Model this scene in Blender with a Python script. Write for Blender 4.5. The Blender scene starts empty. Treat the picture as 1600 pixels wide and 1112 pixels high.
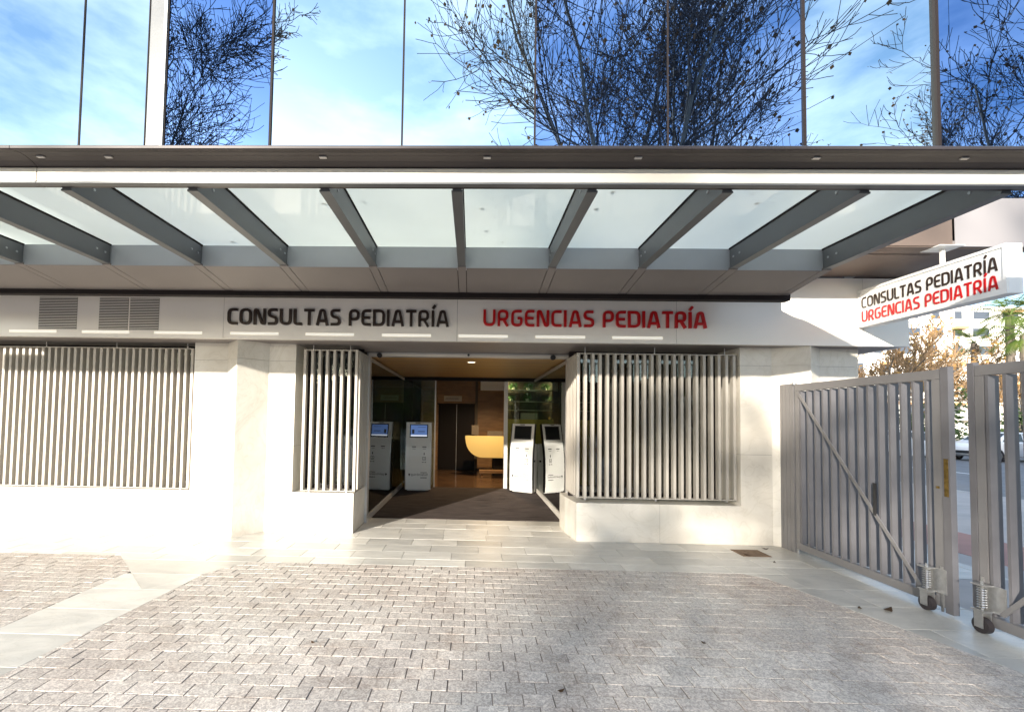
import bpy, bmesh, math, random
from mathutils import Vector, Matrix
random.seed(7)
SC = bpy.context.scene
COL = SC.collection
PI = math.pi

# ------------------------------------------------------------------ camera
def camera():
    cam = bpy.data.cameras.new('camera')
    o = bpy.data.objects.new('camera', cam); COL.objects.link(o)
    y, p, r = -0.02433, 0.03841, 0.01582
    B = Matrix(((1,0,0),(0,0,-1),(0,1,0)))
    Ry = Matrix(((math.cos(y),0,-math.sin(y)),(0,1,0),(math.sin(y),0,math.cos(y))))
    Rp = Matrix(((1,0,0),(0,math.cos(p),math.sin(p)),(0,-math.sin(p),math.cos(p))))
    Rr = Matrix(((math.cos(r),-math.sin(r),0),(math.sin(r),math.cos(r),0),(0,0,1)))
    M = Rr @ Rp @ Ry @ B
    R = Matrix((M[0], -M[1], -M[2])).transposed()
    o.matrix_world = Matrix.Translation((0,0,1.6)) @ R.to_4x4()
    cam.sensor_fit = 'HORIZONTAL'; cam.sensor_width = 36.0
    cam.lens = 36*700/1600; cam.shift_x = 0.0496; cam.shift_y = 0.044
    cam.clip_start = 0.05; cam.clip_end = 3000
    SC.camera = o
camera()

# ------------------------------------------------------------------ sky, sun, exposure
SUN_EL = math.radians(14.0)
SX, SY = -0.488, -0.873                      # horizontal direction towards the sun
world = bpy.data.worlds.new('World'); SC.world = world; world.use_nodes = True
nt = world.node_tree; nt.nodes.clear()
out = nt.nodes.new('ShaderNodeOutputWorld'); bg = nt.nodes.new('ShaderNodeBackground')
sky = nt.nodes.new('ShaderNodeTexSky'); sky.sky_type = 'NISHITA'; sky.sun_disc = False
sky.sun_elevation = SUN_EL; sky.sun_rotation = math.atan2(SX, SY)
sky.air_density = 1.0; sky.dust_density = 0.6; sky.ozone_density = 2.0
tc = nt.nodes.new('ShaderNodeTexCoord'); mp = nt.nodes.new('ShaderNodeMapping')
mp.inputs['Scale'].default_value = (1.0, 1.0, 2.6)
nz = nt.nodes.new('ShaderNodeTexNoise'); nz.inputs['Scale'].default_value = 2.3; nz.inputs['Detail'].default_value = 7
nz.inputs['Roughness'].default_value = 0.55
cr = nt.nodes.new('ShaderNodeValToRGB'); cr.color_ramp.elements[0].position = 0.42; cr.color_ramp.elements[1].position = 0.80
cr.color_ramp.elements[1].color = (0.55,0.55,0.55,1)
mx = nt.nodes.new('ShaderNodeMixRGB'); mx.inputs[2].default_value = (8.5, 8.8, 9.2, 1)
nt.links.new(tc.outputs['Generated'], mp.inputs[0]); nt.links.new(mp.outputs[0], nz.inputs['Vector'])
nt.links.new(nz.outputs['Fac'], cr.inputs[0]); nt.links.new(cr.outputs[0], mx.inputs[0])
nt.links.new(sky.outputs[0], mx.inputs[1]); nt.links.new(mx.outputs[0], bg.inputs[0])
bg.inputs[1].default_value = 0.15
nt.links.new(bg.outputs[0], out.inputs[0])
sl = bpy.data.lights.new('sun', 'SUN'); sl.energy = 4.6; sl.angle = math.radians(0.7); sl.color = (1.0, 0.92, 0.80)
so = bpy.data.objects.new('sun', sl); COL.objects.link(so)
so.rotation_euler = Vector((SX*math.cos(SUN_EL), SY*math.cos(SUN_EL), math.sin(SUN_EL))).to_track_quat('Z','Y').to_euler()
SC.view_settings.view_transform = 'Standard'
SC.view_settings.look = 'None'
SC.view_settings.exposure = 1.5
SC.view_settings.gamma = 1.0
SC.cycles.caustics_reflective = True
SC.cycles.blur_glossy = 1.0
SC.cycles.caustics_refractive = False
SC.cycles.max_bounces = 10
SC.cycles.transparent_max_bounces = 24
SC.cycles.sample_clamp_indirect = 6

# ------------------------------------------------------------------ materials
def mat(name, col, rough=0.6, metal=0.0, var=0.0, vscale=3.0, bump=0.0, bscale=60.0, objvar=0.0, col2=None, spec=0.5, stretch=(1,1,1), det=6.0):
    """principled with a world-anchored noise tint, per-object tint and fine bump"""
    m = bpy.data.materials.new(name); m.use_nodes = True
    n = m.node_tree.nodes; l = m.node_tree.links; b = n['Principled BSDF']
    b.inputs['Roughness'].default_value = rough; b.inputs['Metallic'].default_value = metal
    b.inputs['Specular IOR Level'].default_value = spec
    b.inputs['Base Color'].default_value = (*col, 1)
    geo = n.new('ShaderNodeNewGeometry')
    mp = n.new('ShaderNodeMapping'); mp.inputs['Scale'].default_value = stretch
    l.new(geo.outputs['Position'], mp.inputs[0])
    src = None
    if var > 0 or col2:
        t = n.new('ShaderNodeTexNoise'); t.inputs['Scale'].default_value = vscale; t.inputs['Detail'].default_value = det
        l.new(mp.outputs[0], t.inputs['Vector'])
        r = n.new('ShaderNodeValToRGB'); r.color_ramp.elements[0].position = 0.32; r.color_ramp.elements[1].position = 0.68
        c2 = col2 if col2 else tuple(c*(1-var) for c in col)
        r.color_ramp.elements[0].color = (*c2,1); r.color_ramp.elements[1].color = (*col,1)
        l.new(t.outputs['Fac'], r.inputs[0]); src = r.outputs[0]
        rr = n.new('ShaderNodeMapRange'); rr.inputs[3].default_value = max(0, rough-0.06); rr.inputs[4].default_value = min(1, rough+0.08)
        l.new(t.outputs['Fac'], rr.inputs[0]); l.new(rr.outputs[0], b.inputs['Roughness'])
    if objvar > 0:
        oi = n.new('ShaderNodeObjectInfo'); mr = n.new('ShaderNodeMapRange')
        mr.inputs[3].default_value = 1-objvar; mr.inputs[4].default_value = 1+objvar*0.6
        l.new(oi.outputs['Random'], mr.inputs[0])
        h = n.new('ShaderNodeMixRGB'); h.blend_type = 'MULTIPLY'; h.inputs[0].default_value = 1
        if src: l.new(src, h.inputs[1])
        else: h.inputs[1].default_value = (*col,1)
        l.new(mr.outputs[0], h.inputs[2]); src = h.outputs[0]
    if src: l.new(src, b.inputs['Base Color'])
    if bump > 0:
        t2 = n.new('ShaderNodeTexNoise'); t2.inputs['Scale'].default_value = bscale; t2.inputs['Detail'].default_value = 4
        l.new(mp.outputs[0], t2.inputs['Vector'])
        bp = n.new('ShaderNodeBump'); bp.inputs['Strength'].default_value = bump; bp.inputs['Distance'].default_value = 0.004
        l.new(t2.outputs['Fac'], bp.inputs['Height']); l.new(bp.outputs[0], b.inputs['Normal'])
    return m

def marble(name, base, vein, scale=1.2, veinw=0.5, rough=0.35, objvar=0.0, stain=None, spec=0.5):
    m = bpy.data.materials.new(name); m.use_nodes = True
    n = m.node_tree.nodes; l = m.node_tree.links; b = n['Principled BSDF']
    b.inputs['Specular IOR Level'].default_value = spec
    geo = n.new('ShaderNodeNewGeometry'); oi = n.new('ShaderNodeObjectInfo')
    mul = n.new('ShaderNodeVectorMath'); mul.operation = 'MULTIPLY_ADD'
    mul.inputs[1].default_value = (1,1,1)
    l.new(geo.outputs['Position'], mul.inputs[0])
    if objvar > 0:
        sc_ = n.new('ShaderNodeVectorMath'); sc_.operation = 'SCALE'; sc_.inputs[0].default_value = (37,19,11)
        l.new(oi.outputs['Random'], sc_.inputs['Scale']); l.new(sc_.outputs[0], mul.inputs[2])
    rot = n.new('ShaderNodeMapping'); rot.inputs['Rotation'].default_value = (0.4, 0.6, 0.7); rot.inputs['Scale'].default_value = (1, 2.6, 1.4)
    l.new(mul.outputs[0], rot.inputs[0])
    t = n.new('ShaderNodeTexNoise'); t.inputs['Scale'].default_value = scale; t.inputs['Detail'].default_value = 9
    t.inputs['Roughness'].default_value = 0.62; t.inputs['Distortion'].default_value = 1.4
    l.new(rot.outputs[0], t.inputs['Vector'])
    r = n.new('ShaderNodeValToRGB')
    e = r.color_ramp.elements; e[0].position = 0.30; e[1].position = 0.62
    e[0].color = (*[v*veinw + c*(1-veinw) for v, c in zip(vein, base)], 1); e[1].color = (*base, 1)
    l.new(t.outputs['Fac'], r.inputs[0]); src = r.outputs[0]
    # fine dark veins
    w = n.new('ShaderNodeTexNoise'); w.inputs['Scale'].default_value = scale*1.7; w.inputs['Detail'].default_value = 5; w.inputs['Distortion'].default_value = 2.2
    l.new(rot.outputs[0], w.inputs['Vector'])
    ab = n.new('ShaderNodeMath'); ab.operation = 'SUBTRACT'; ab.inputs[1].default_value = 0.5; l.new(w.outputs['Fac'], ab.inputs[0])
    a2 = n.new('ShaderNodeMath'); a2.operation = 'ABSOLUTE'; l.new(ab.outputs[0], a2.inputs[0])
    vr = n.new('ShaderNodeValToRGB'); vr.color_ramp.elements[0].position = 0.0; vr.color_ramp.elements[1].position = 0.028
    vr.color_ramp.elements[0].color = (0.90,0.89,0.87,1); vr.color_ramp.elements[1].color = (1,1,1,1)
    l.new(a2.outputs[0], vr.inputs[0])
    mm = n.new('ShaderNodeMixRGB'); mm.blend_type = 'MULTIPLY'; mm.inputs[0].default_value = 0.8
    l.new(src, mm.inputs[1]); l.new(vr.outputs[0], mm.inputs[2]); src = mm.outputs[0]
    if stain:
        ts = n.new('ShaderNodeTexNoise'); ts.inputs['Scale'].default_value = 0.8; ts.inputs['Detail'].default_value = 5
        l.new(geo.outputs['Position'], ts.inputs['Vector'])
        rs = n.new('ShaderNodeValToRGB'); rs.color_ramp.elements[0].position = 0.52; rs.color_ramp.elements[1].position = 0.75
        rs.color_ramp.elements[1].color = (0.8,0.8,0.8,1)
        l.new(ts.outputs['Fac'], rs.inputs[0])
        ms = n.new('ShaderNodeMixRGB'); ms.inputs[2].default_value = (*stain,1)
        l.new(rs.outputs[0], ms.inputs[0]); l.new(src, ms.inputs[1]); src = ms.outputs[0]
    if stain and objvar == 0:
        sx_ = n.new('ShaderNodeSeparateXYZ'); l.new(geo.outputs['Position'], sx_.inputs[0])
        gm_ = n.new('ShaderNodeMapRange'); gm_.inputs[1].default_value = 0.0; gm_.inputs[2].default_value = 0.22; gm_.inputs[3].default_value = 0.55; gm_.inputs[4].default_value = 0.0
        l.new(sx_.outputs['Z'], gm_.inputs[0])
        tg = n.new('ShaderNodeTexNoise'); tg.inputs['Scale'].default_value = 5; tg.inputs['Detail'].default_value = 8; l.new(geo.outputs['Position'], tg.inputs['Vector'])
        mg = n.new('ShaderNodeMath'); mg.operation = 'MULTIPLY'; l.new(gm_.outputs[0], mg.inputs[0]); l.new(tg.outputs['Fac'], mg.inputs[1])
        mgx = n.new('ShaderNodeMixRGB'); mgx.inputs[2].default_value = (0.30,0.25,0.20,1)
        l.new(mg.outputs[0], mgx.inputs[0]); l.new(src, mgx.inputs[1]); src = mgx.outputs[0]
    if objvar > 0:
        mr = n.new('ShaderNodeMapRange'); mr.inputs[3].default_value = 1-objvar; mr.inputs[4].default_value = 1+objvar*0.35
        l.new(oi.outputs['Random'], mr.inputs[0])
        h = n.new('ShaderNodeMixRGB'); h.blend_type = 'MULTIPLY'; h.inputs[0].default_value = 1
        l.new(src, h.inputs[1]); l.new(mr.outputs[0], h.inputs[2]); src = h.outputs[0]
    l.new(src, b.inputs['Base Color'])
    rr = n.new('ShaderNodeMapRange'); rr.inputs[3].default_value = rough-0.08; rr.inputs[4].default_value = rough+0.12
    l.new(t.outputs['Fac'], rr.inputs[0]); l.new(rr.outputs[0], b.inputs['Roughness'])
    return m

def paver_mat():
    m = bpy.data.materials.new('paver concrete'); m.use_nodes = True
    n = m.node_tree.nodes; l = m.node_tree.links; b = n['Principled BSDF']
    b.inputs['Roughness'].default_value = 0.75; b.inputs['Specular IOR Level'].default_value = 0.35
    geo = n.new('ShaderNodeNewGeometry'); oi = n.new('ShaderNodeObjectInfo')
    big = n.new('ShaderNodeTexNoise'); big.inputs['Scale'].default_value = 0.75; big.inputs['Detail'].default_value = 6; big.inputs['Roughness'].default_value = 0.6
    l.new(geo.outputs['Position'], big.inputs['Vector'])
    r1 = n.new('ShaderNodeValToRGB'); e = r1.color_ramp.elements
    e[0].position = 0.36; e[0].color = (0.47,0.415,0.37,1); e[1].position = 0.64; e[1].color = (0.58,0.54,0.49,1)
    l.new(big.outputs['Fac'], r1.inputs[0])
    wormy = n.new('ShaderNodeTexNoise'); wormy.inputs['Scale'].default_value = 48; wormy.inputs['Detail'].default_value = 1.5
    wormy.inputs['Distortion'].default_value = 1.5
    l.new(geo.outputs['Position'], wormy.inputs['Vector'])
    r2 = n.new('ShaderNodeValToRGB'); e = r2.color_ramp.elements
    e[0].position = 0.40; e[0].color = (0.74,0.72,0.72,1); e[1].position = 0.62; e[1].color = (1.22,1.21,1.19,1)
    l.new(wormy.outputs['Fac'], r2.inputs[0])
    mm = n.new('ShaderNodeMixRGB'); mm.blend_type = 'MULTIPLY'; mm.inputs[0].default_value = 1
    l.new(r1.outputs[0], mm.inputs[1]); l.new(r2.outputs[0], mm.inputs[2])
    # dirty patches
    d = n.new('ShaderNodeTexNoise'); d.inputs['Scale'].default_value = 2.6; d.inputs['Detail'].default_value = 8; d.inputs['Roughness'].default_value = 0.7
    l.new(geo.outputs['Position'], d.inputs['Vector'])
    rd = n.new('ShaderNodeValToRGB'); e = rd.color_ramp.elements
    e[0].position = 0.34; e[0].color = (0.80,0.765,0.74,1); e[1].position = 0.5; e[1].color = (1,1,1,1)
    l.new(d.outputs['Fac'], rd.inputs[0])
    m2 = n.new('ShaderNodeMixRGB'); m2.blend_type = 'MULTIPLY'; m2.inputs[0].default_value = 1
    l.new(mm.outputs[0], m2.inputs[1]); l.new(rd.outputs[0], m2.inputs[2])
    mr = n.new('ShaderNodeMapRange'); mr.inputs[3].default_value = 0.86; mr.inputs[4].default_value = 1.1
    l.new(oi.outputs['Random'], mr.inputs[0])
    m3 = n.new('ShaderNodeMixRGB'); m3.blend_type = 'MULTIPLY'; m3.inputs[0].default_value = 1
    l.new(m2.outputs[0], m3.inputs[1]); l.new(mr.outputs[0], m3.inputs[2])
    l.new(m3.outputs[0], b.inputs['Base Color'])
    bp = n.new('ShaderNodeBump'); bp.inputs['Strength'].default_value = 0.55; bp.inputs['Distance'].default_value = 0.004
    l.new(wormy.outputs['Fac'], bp.inputs['Height']); l.new(bp.outputs[0], b.inputs['Normal'])
    return m

def glass(name, tint=(0.9,0.95,0.93), refl=1.0, ior=1.5):
    m = bpy.data.materials.new(name); m.use_nodes = True
    n = m.node_tree.nodes; l = m.node_tree.links; n.clear()
    o = n.new('ShaderNodeOutputMaterial'); tr = n.new('ShaderNodeBsdfTransparent'); tr.inputs[0].default_value = (*tint,1)
    gl = n.new('ShaderNodeBsdfGlossy'); gl.inputs['Roughness'].default_value = 0.0; gl.inputs[0].default_value = (0.95,0.97,0.96,1)
    fr = n.new('ShaderNodeFresnel'); fr.inputs[0].default_value = ior
    mu = n.new('ShaderNodeMath'); mu.operation = 'MULTIPLY'; mu.inputs[1].default_value = refl; mu.use_clamp = True
    l.new(fr.outputs[0], mu.inputs[0])
    mi = n.new('ShaderNodeMixShader'); l.new(mu.outputs[0], mi.inputs[0]); l.new(tr.outputs[0], mi.inputs[1]); l.new(gl.outputs[0], mi.inputs[2])
    l.new(mi.outputs[0], o.inputs[0])
    return m

def mirror(name, col):
    m = bpy.data.materials.new(name); m.use_nodes = True
    n = m.node_tree.nodes; l = m.node_tree.links; b = n['Principled BSDF']
    b.inputs['Base Color'].default_value = (*col,1); b.inputs['Metallic'].default_value = 1; b.inputs['Roughness'].default_value = 0.0
    geo = n.new('ShaderNodeNewGeometry'); t = n.new('ShaderNodeTexNoise'); t.inputs['Scale'].default_value = 0.9; t.inputs['Detail'].default_value = 1
    l.new(geo.outputs['Position'], t.inputs['Vector'])
    bp = n.new('ShaderNodeBump'); bp.inputs['Strength'].default_value = 0.10; bp.inputs['Distance'].default_value = 0.02
    l.new(t.outputs['Fac'], bp.inputs['Height']); l.new(bp.outputs[0], b.inputs['Normal'])
    return m

def frosted():
    m = bpy.data.materials.new('frosted canopy glass'); m.use_nodes = True
    n = m.node_tree.nodes; l = m.node_tree.links; n.clear()
    o = n.new('ShaderNodeOutputMaterial')
    tl = n.new('ShaderNodeBsdfTranslucent'); tl.inputs[0].default_value = (1.0,1.0,0.93,1)
    tr = n.new('ShaderNodeBsdfTransparent'); tr.inputs[0].default_value = (0.93,1.0,0.99,1)
    df = n.new('ShaderNodeBsdfDiffuse'); df.inputs[0].default_value = (0.8,0.9,0.92,1)
    gl = n.new('ShaderNodeBsdfGlossy'); gl.inputs['Roughness'].default_value = 0.02
    m1 = n.new('ShaderNodeMixShader'); m1.inputs[0].default_value = 0.5
    m2 = n.new('ShaderNodeMixShader'); m2.inputs[0].default_value = 0.06
    m3 = n.new('ShaderNodeMixShader'); fr = n.new('ShaderNodeFresnel'); fr.inputs[0].default_value = 1.3
    geo = n.new('ShaderNodeNewGeometry'); t = n.new('ShaderNodeTexNoise'); t.inputs['Scale'].default_value = 1.5; t.inputs['Detail'].default_value = 6
    l.new(geo.outputs['Position'], t.inputs['Vector'])
    mr = n.new('ShaderNodeMapRange'); mr.inputs[3].default_value = 0.22; mr.inputs[4].default_value = 0.32
    l.new(t.outputs['Fac'], mr.inputs[0]); l.new(mr.outputs[0], m1.inputs[0])
    l.new(tl.outputs[0], m1.inputs[1]); l.new(tr.outputs[0], m1.inputs[2])
    l.new(m1.outputs[0], m2.inputs[1]); l.new(df.outputs[0], m2.inputs[2])
    l.new(fr.outputs[0], m3.inputs[0]); l.new(m2.outputs[0], m3.inputs[1]); l.new(gl.outputs[0], m3.inputs[2])
    l.new(m3.outputs[0], o.inputs[0])
    return m

def emit(name, col, s):
    m = bpy.data.materials.new(name); m.use_nodes = True
    b = m.node_tree.nodes['Principled BSDF']; b.inputs['Base Color'].default_value = (*col,1)
    b.inputs['Emission Color'].default_value = (*col,1); b.inputs['Emission Strength'].default_value = s
    return m

def leafm(name, col, col2):
    m = mat(name, col, 0.6, 0, 0.3, 2.0, col2=col2)
    n = m.node_tree.nodes; l = m.node_tree.links; b = n['Principled BSDF']
    tl = n.new('ShaderNodeBsdfTranslucent'); tl.inputs[0].default_value = (*col,1)
    mi = n.new('ShaderNodeMixShader'); mi.inputs[0].default_value = 0.35
    o = [x for x in n if x.type == 'OUTPUT_MATERIAL'][0]
    l.new(b.outputs[0], mi.inputs[1]); l.new(tl.outputs[0], mi.inputs[2]); l.new(mi.outputs[0], o.inputs[0])
    return m

M = dict(
    wall=marble('white marble cladding', (0.70,0.66,0.59), (0.50,0.45,0.38), 0.9, 0.6, 0.42, stain=(0.63,0.58,0.49)),
    slab=marble('marble paving', (0.58,0.555,0.505), (0.34,0.335,0.315), 1.5, 0.7, 0.36, objvar=0.22, stain=(0.46,0.42,0.35)),
    bed=mat('dark joint filler', (0.30,0.27,0.24), 0.9, 0, 0.3, 8),
    sand=mat('joint sand', (0.36,0.30,0.26), 0.95, 0, 0.6, 3, spec=0.1),
    paver=paver_mat(),
    fascia=mat('cream glossy fascia', (0.82,0.775,0.72), 0.22, 0, 0.06, 1.2),
    joint=mat('panel joint', (0.16,0.15,0.14), 0.8),
    nose=mat('dark taupe nose', (0.045,0.036,0.035), 0.4, 0.2, 0.10, 3.0),
    steel3=mat('pale blue grey beam', (0.37,0.385,0.40), 0.42, 0.15, 0.08, 3.0),
    steel=mat('grey painted steel', (0.125,0.132,0.138), 0.42, 0.25, 0.10, 3.0, 0.1, 40),
    steel2=mat('warm grey underside', (0.20,0.178,0.17), 0.5, 0.1, 0.10, 3.0),
    band=mat('pale aluminium band', (0.66,0.62,0.55), 0.4, 0.1, 0.06, 2.0),
    dark=mat('dark void metal', (0.018,0.014,0.014), 0.7, spec=0.15),
    black=mat('black plastic', (0.02,0.02,0.022), 0.35),
    fin=mat('beige aluminium fin', (0.43,0.395,0.345), 0.42, 0.0, 0.07, 2.0),
    alu=mat('brushed aluminium', (0.55,0.53,0.51), 0.35, 0.5, 0.10, 4.0),
    gate=mat('grey gate paint', (0.185,0.178,0.18), 0.38, 0.15, 0.10, 4.0, 0.1, 60),
    gated=mat('grey slat paint', (0.14,0.136,0.145), 0.42, 0.1, 0.16, 5.0, 0.15, 30),
    zinc=mat('zinc plated steel', (0.5,0.5,0.5), 0.3, 0.8, 0.2, 30),
    brass=mat('worn brass', (0.30,0.20,0.06), 0.4, 0.8, 0.5, 40),
    rubber=mat('black rubber', (0.025,0.02,0.022), 0.6),
    mirror_pale=mirror('pale mirror glass', (0.66,0.79,0.84)),
    mirror_blue=mirror('deep blue mirror glass', (0.22,0.36,0.62)),
    mirror_mid=mirror('blue mirror glass', (0.32,0.46,0.70)),
    frost=frosted(),
    pane=glass('window glass', (0.80,0.84,0.80), 1.3),
    vest=glass('entrance glass', (0.66,0.76,0.68), 1.35),
    letter_black=mat('dark brown letter', (0.030,0.018,0.014), 0.35),
    letter_red=mat('red letter', (0.48,0.006,0.008), 0.35),
    led=emit('light strip', (1.0,0.96,0.86), 0.15),  # glow that imitates light falling on the fascia, no lamp
    lampw=emit('lit lamp diffuser', (1.0,0.85,0.62), 1.0),
    white=mat('white enamel', (0.78,0.77,0.74), 0.3, 0, 0.03, 2),
    screen_blue=emit('lit blue screen', (0.10,0.18,0.42), 0.25),
    screen_white=emit('lit white screen strip', (0.75,0.8,0.9), 0.3),
    screen_off=mat('dark screen', (0.02,0.022,0.024), 0.12),
    mat_=mat('ribbed doormat', (0.085,0.068,0.062), 0.95, 0, 0.6, 7.0, 0.5, 200, col2=(0.010,0.008,0.008), stretch=(0.35,9,1), spec=0.1, det=9),
    yellow=mat('yellow lacquer', (0.85,0.67,0.27), 0.35),
    yellowcab=mat('yellow cabinet', (0.62,0.43,0.10), 0.45, 0, 0.1, 2),
    wood=mat('warm wood panel', (0.30,0.165,0.07), 0.4, 0, 0.35, 3.0, stretch=(1,1,5)),
    plank=mat('ceiling plank wood', (0.42,0.23,0.07), 0.4, 0, 0.3, 4.0, stretch=(0.4,6,1), objvar=0.15),
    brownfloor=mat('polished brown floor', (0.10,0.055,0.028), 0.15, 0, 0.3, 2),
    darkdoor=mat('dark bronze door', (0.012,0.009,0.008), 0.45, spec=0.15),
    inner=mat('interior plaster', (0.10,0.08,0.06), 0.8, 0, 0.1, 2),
    rust=mat('rusty iron', (0.20,0.13,0.08), 0.8, 0.2, 0.5, 20, 0.8, 60),
    spandrel=mat('grey spandrel panel', (0.26,0.245,0.25), 0.5, 0, 0.04, 1),
    bronze=mat('bronze soffit', (0.17,0.125,0.10), 0.5, 0.2, 0.1, 2),
    bark=mat('plane tree bark', (0.17,0.14,0.11), 0.85, 0, 0.45, 2.5, 0.5, 25),
    twig=mat('dark twigs', (0.055,0.045,0.045), 0.9),
    deadleaf=leafm('brown dead leaf', (0.10,0.055,0.025), (0.05,0.03,0.015)),
    gold=leafm('golden autumn leaf', (0.50,0.30,0.09), (0.32,0.18,0.06)),
    frond=leafm('palm green', (0.16,0.22,0.035), (0.06,0.11,0.02)),
    hedge=leafm('hedge green', (0.075,0.12,0.03), (0.03,0.06,0.018)),
    plantg=leafm('plant green', (0.05,0.14,0.035), (0.04,0.14,0.04)),
    asphalt=mat('asphalt', (0.20,0.20,0.205), 0.85, 0, 0.25, 1.5, 0.4, 120),
    kerb=mat('concrete kerb', (0.42,0.40,0.38), 0.85, 0, 0.15, 3),
    redpave=mat('reddish cycle lane', (0.36,0.20,0.17), 0.85, 0, 0.15, 3),
    sidewalk=mat('pale sidewalk', (0.42,0.40,0.39), 0.85, 0, 0.2, 2),
    paint=mat('white road paint', (0.75,0.75,0.74), 0.7, 0, 0.2, 8),
    earth=mat('dry ground', (0.28,0.25,0.20), 0.95, 0, 0.3, 0.3),
    apt=mat('white render', (0.80,0.77,0.72), 0.8, 0, 0.05, 0.3),
    aptglass=mat('dark window glass', (0.06,0.07,0.09), 0.1),
    awning=mat('ochre awning', (0.45,0.27,0.13), 0.8),
    carwhite=mat('white car paint', (0.80,0.80,0.80), 0.2),
    cardark=mat('dark grey car paint', (0.035,0.035,0.045), 0.2, 0.3),
    carglass=mat('car window', (0.03,0.04,0.045), 0.05),
    lens=mat('headlight lens', (0.6,0.65,0.7), 0.1),
)

# ------------------------------------------------------------------ helpers
def link(name, me, m=None, parent=None, loc=None):
    o = bpy.data.objects.new(name, me); COL.objects.link(o)
    if m is not None and me is not None and len(me.materials) == 0:
        me.materials.append(M[m] if isinstance(m, str) else m)
    if parent: o.parent = parent
    if loc: o.location = loc
    return o
def thing(name, label, cat, loc=(0,0,0), group=None, rz=0.0):
    o = bpy.data.objects.new(name, None); COL.objects.link(o); o.empty_display_size = 0.1
    o.location = loc; o.rotation_euler = (0,0,rz); o['label'] = label; o['category'] = cat
    if group: o['group'] = group
    return o
def tag(o, label, cat, group=None):
    o['label'] = label; o['category'] = cat
    if group: o['group'] = group
    return o
class MB:
    def __init__(s): s.v = []; s.f = []
    def box(s, x0,x1,y0,y1,z0,z1):
        b = len(s.v)
        s.v += [(x0,y0,z0),(x1,y0,z0),(x1,y1,z0),(x0,y1,z0),(x0,y0,z1),(x1,y0,z1),(x1,y1,z1),(x0,y1,z1)]
        s.f += [tuple(b+i for i in q) for q in ((0,3,2,1),(4,5,6,7),(0,1,5,4),(1,2,6,5),(2,3,7,6),(3,0,4,7))]
        return s
    def prism(s, poly, z0, z1, ch=0.0):
        """vertical prism of a convex/simple ccw polygon; ch = top chamfer"""
        b = len(s.v); n = len(poly)
        s.v += [(x,y,z0) for x,y in poly]
        s.f.append(tuple(b+n-1-i for i in range(n)))
        rings = [b]
        if ch > 0:
            cx = sum(p[0] for p in poly)/n; cy = sum(p[1] for p in poly)/n
            s.v += [(x,y,z1-ch) for x,y in poly]; rings.append(b+n)
            tp = []
            for x,y in poly:
                dx, dy = cx-x, cy-y; d = max(1e-6, math.hypot(dx,dy)); k = min(ch*1.4/d, 0.4)
                tp.append((x+dx*k, y+dy*k, z1))
            s.v += tp; rings.append(b+2*n)
        else:
            s.v += [(x,y,z1) for x,y in poly]; rings.append(b+n)
        for a, c in zip(rings, rings[1:]):
            for i in range(n):
                j = (i+1) % n; s.f.append((a+i, a+j, c+j, c+i))
        s.f.append(tuple(rings[-1]+i for i in range(n)))
        return s
    def extrude(s, prof, axis, a0, a1):
        """profile polygon extruded along axis 'x','y' ; prof coords are the two other axes in order"""
        b = len(s.v); n = len(prof)
        for a in (a0, a1):
            for u, w in prof:
                s.v.append((a,u,w) if axis == 'x' else (u,a,w) if axis == 'y' else (u,w,a))
        s.f.append(tuple(b+i for i in range(n))); s.f.append(tuple(b+2*n-1-i for i in range(n)))
        for i in range(n):
            j = (i+1) % n; s.f.append((b+i, b+n+i, b+n+j, b+j))
        return s
    def tube(s, p0, p1, r0, r1=None, k=8, cap=True):
        if r1 is None: r1 = r0
        p0 = Vector(p0); p1 = Vector(p1); d = (p1-p0)
        if d.length < 1e-6: return s
        d.normalize(); a = d.orthogonal().normalized(); c = d.cross(a)
        b = len(s.v)
        for p, r in ((p0,r0),(p1,r1)):
            for i in range(k):
                t = 2*PI*i/k; q = p + a*(r*math.cos(t)) + c*(r*math.sin(t)); s.v.append(tuple(q))
        for i in range(k):
            j = (i+1) % k; s.f.append((b+i, b+j, b+k+j, b+k+i))
        if cap:
            s.f.append(tuple(b+k-1-i for i in range(k))); s.f.append(tuple(b+k+i for i in range(k)))
        return s
    def quad(s, *p):
        b = len(s.v); s.v += [tuple(q) for q in p]; s.f.append(tuple(range(b, b+len(p)))); return s
    def mesh(s, name='mesh', fix=True):
        me = bpy.data.meshes.new(name); me.from_pydata(s.v, [], s.f)
        if fix:
            bm = bmesh.new(); bm.from_mesh(me); bmesh.ops.recalc_face_normals(bm, faces=bm.faces); bm.to_mesh(me); bm.free()
        me.update(); return me
    def build(s, name, m, parent=None, loc=None, fix=True, bevel=0.0):
        me = s.mesh(name, fix)
        if bevel > 0:
            bm = bmesh.new(); bm.from_mesh(me)
            bmesh.ops.bevel(bm, geom=list(bm.edges), offset=bevel, segments=1, affect='EDGES'); bm.to_mesh(me); bm.free()
        return link(name, me, m, parent, loc)
def box(name, m, parent, *c, bevel=0.0):
    return MB().box(*c).build(name, m, parent, bevel=bevel)
def struct(o): o['kind'] = 'structure'; return o

# ------------------------------------------------------------------ ground
g = MB(); R_ = 900
g.quad((-R_,-R_,-0.16),(R_,-R_,-0.16),(R_,R_,-0.16),(-R_,R_,-0.16))
struct(g.build('ground', 'earth', fix=False))

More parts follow.
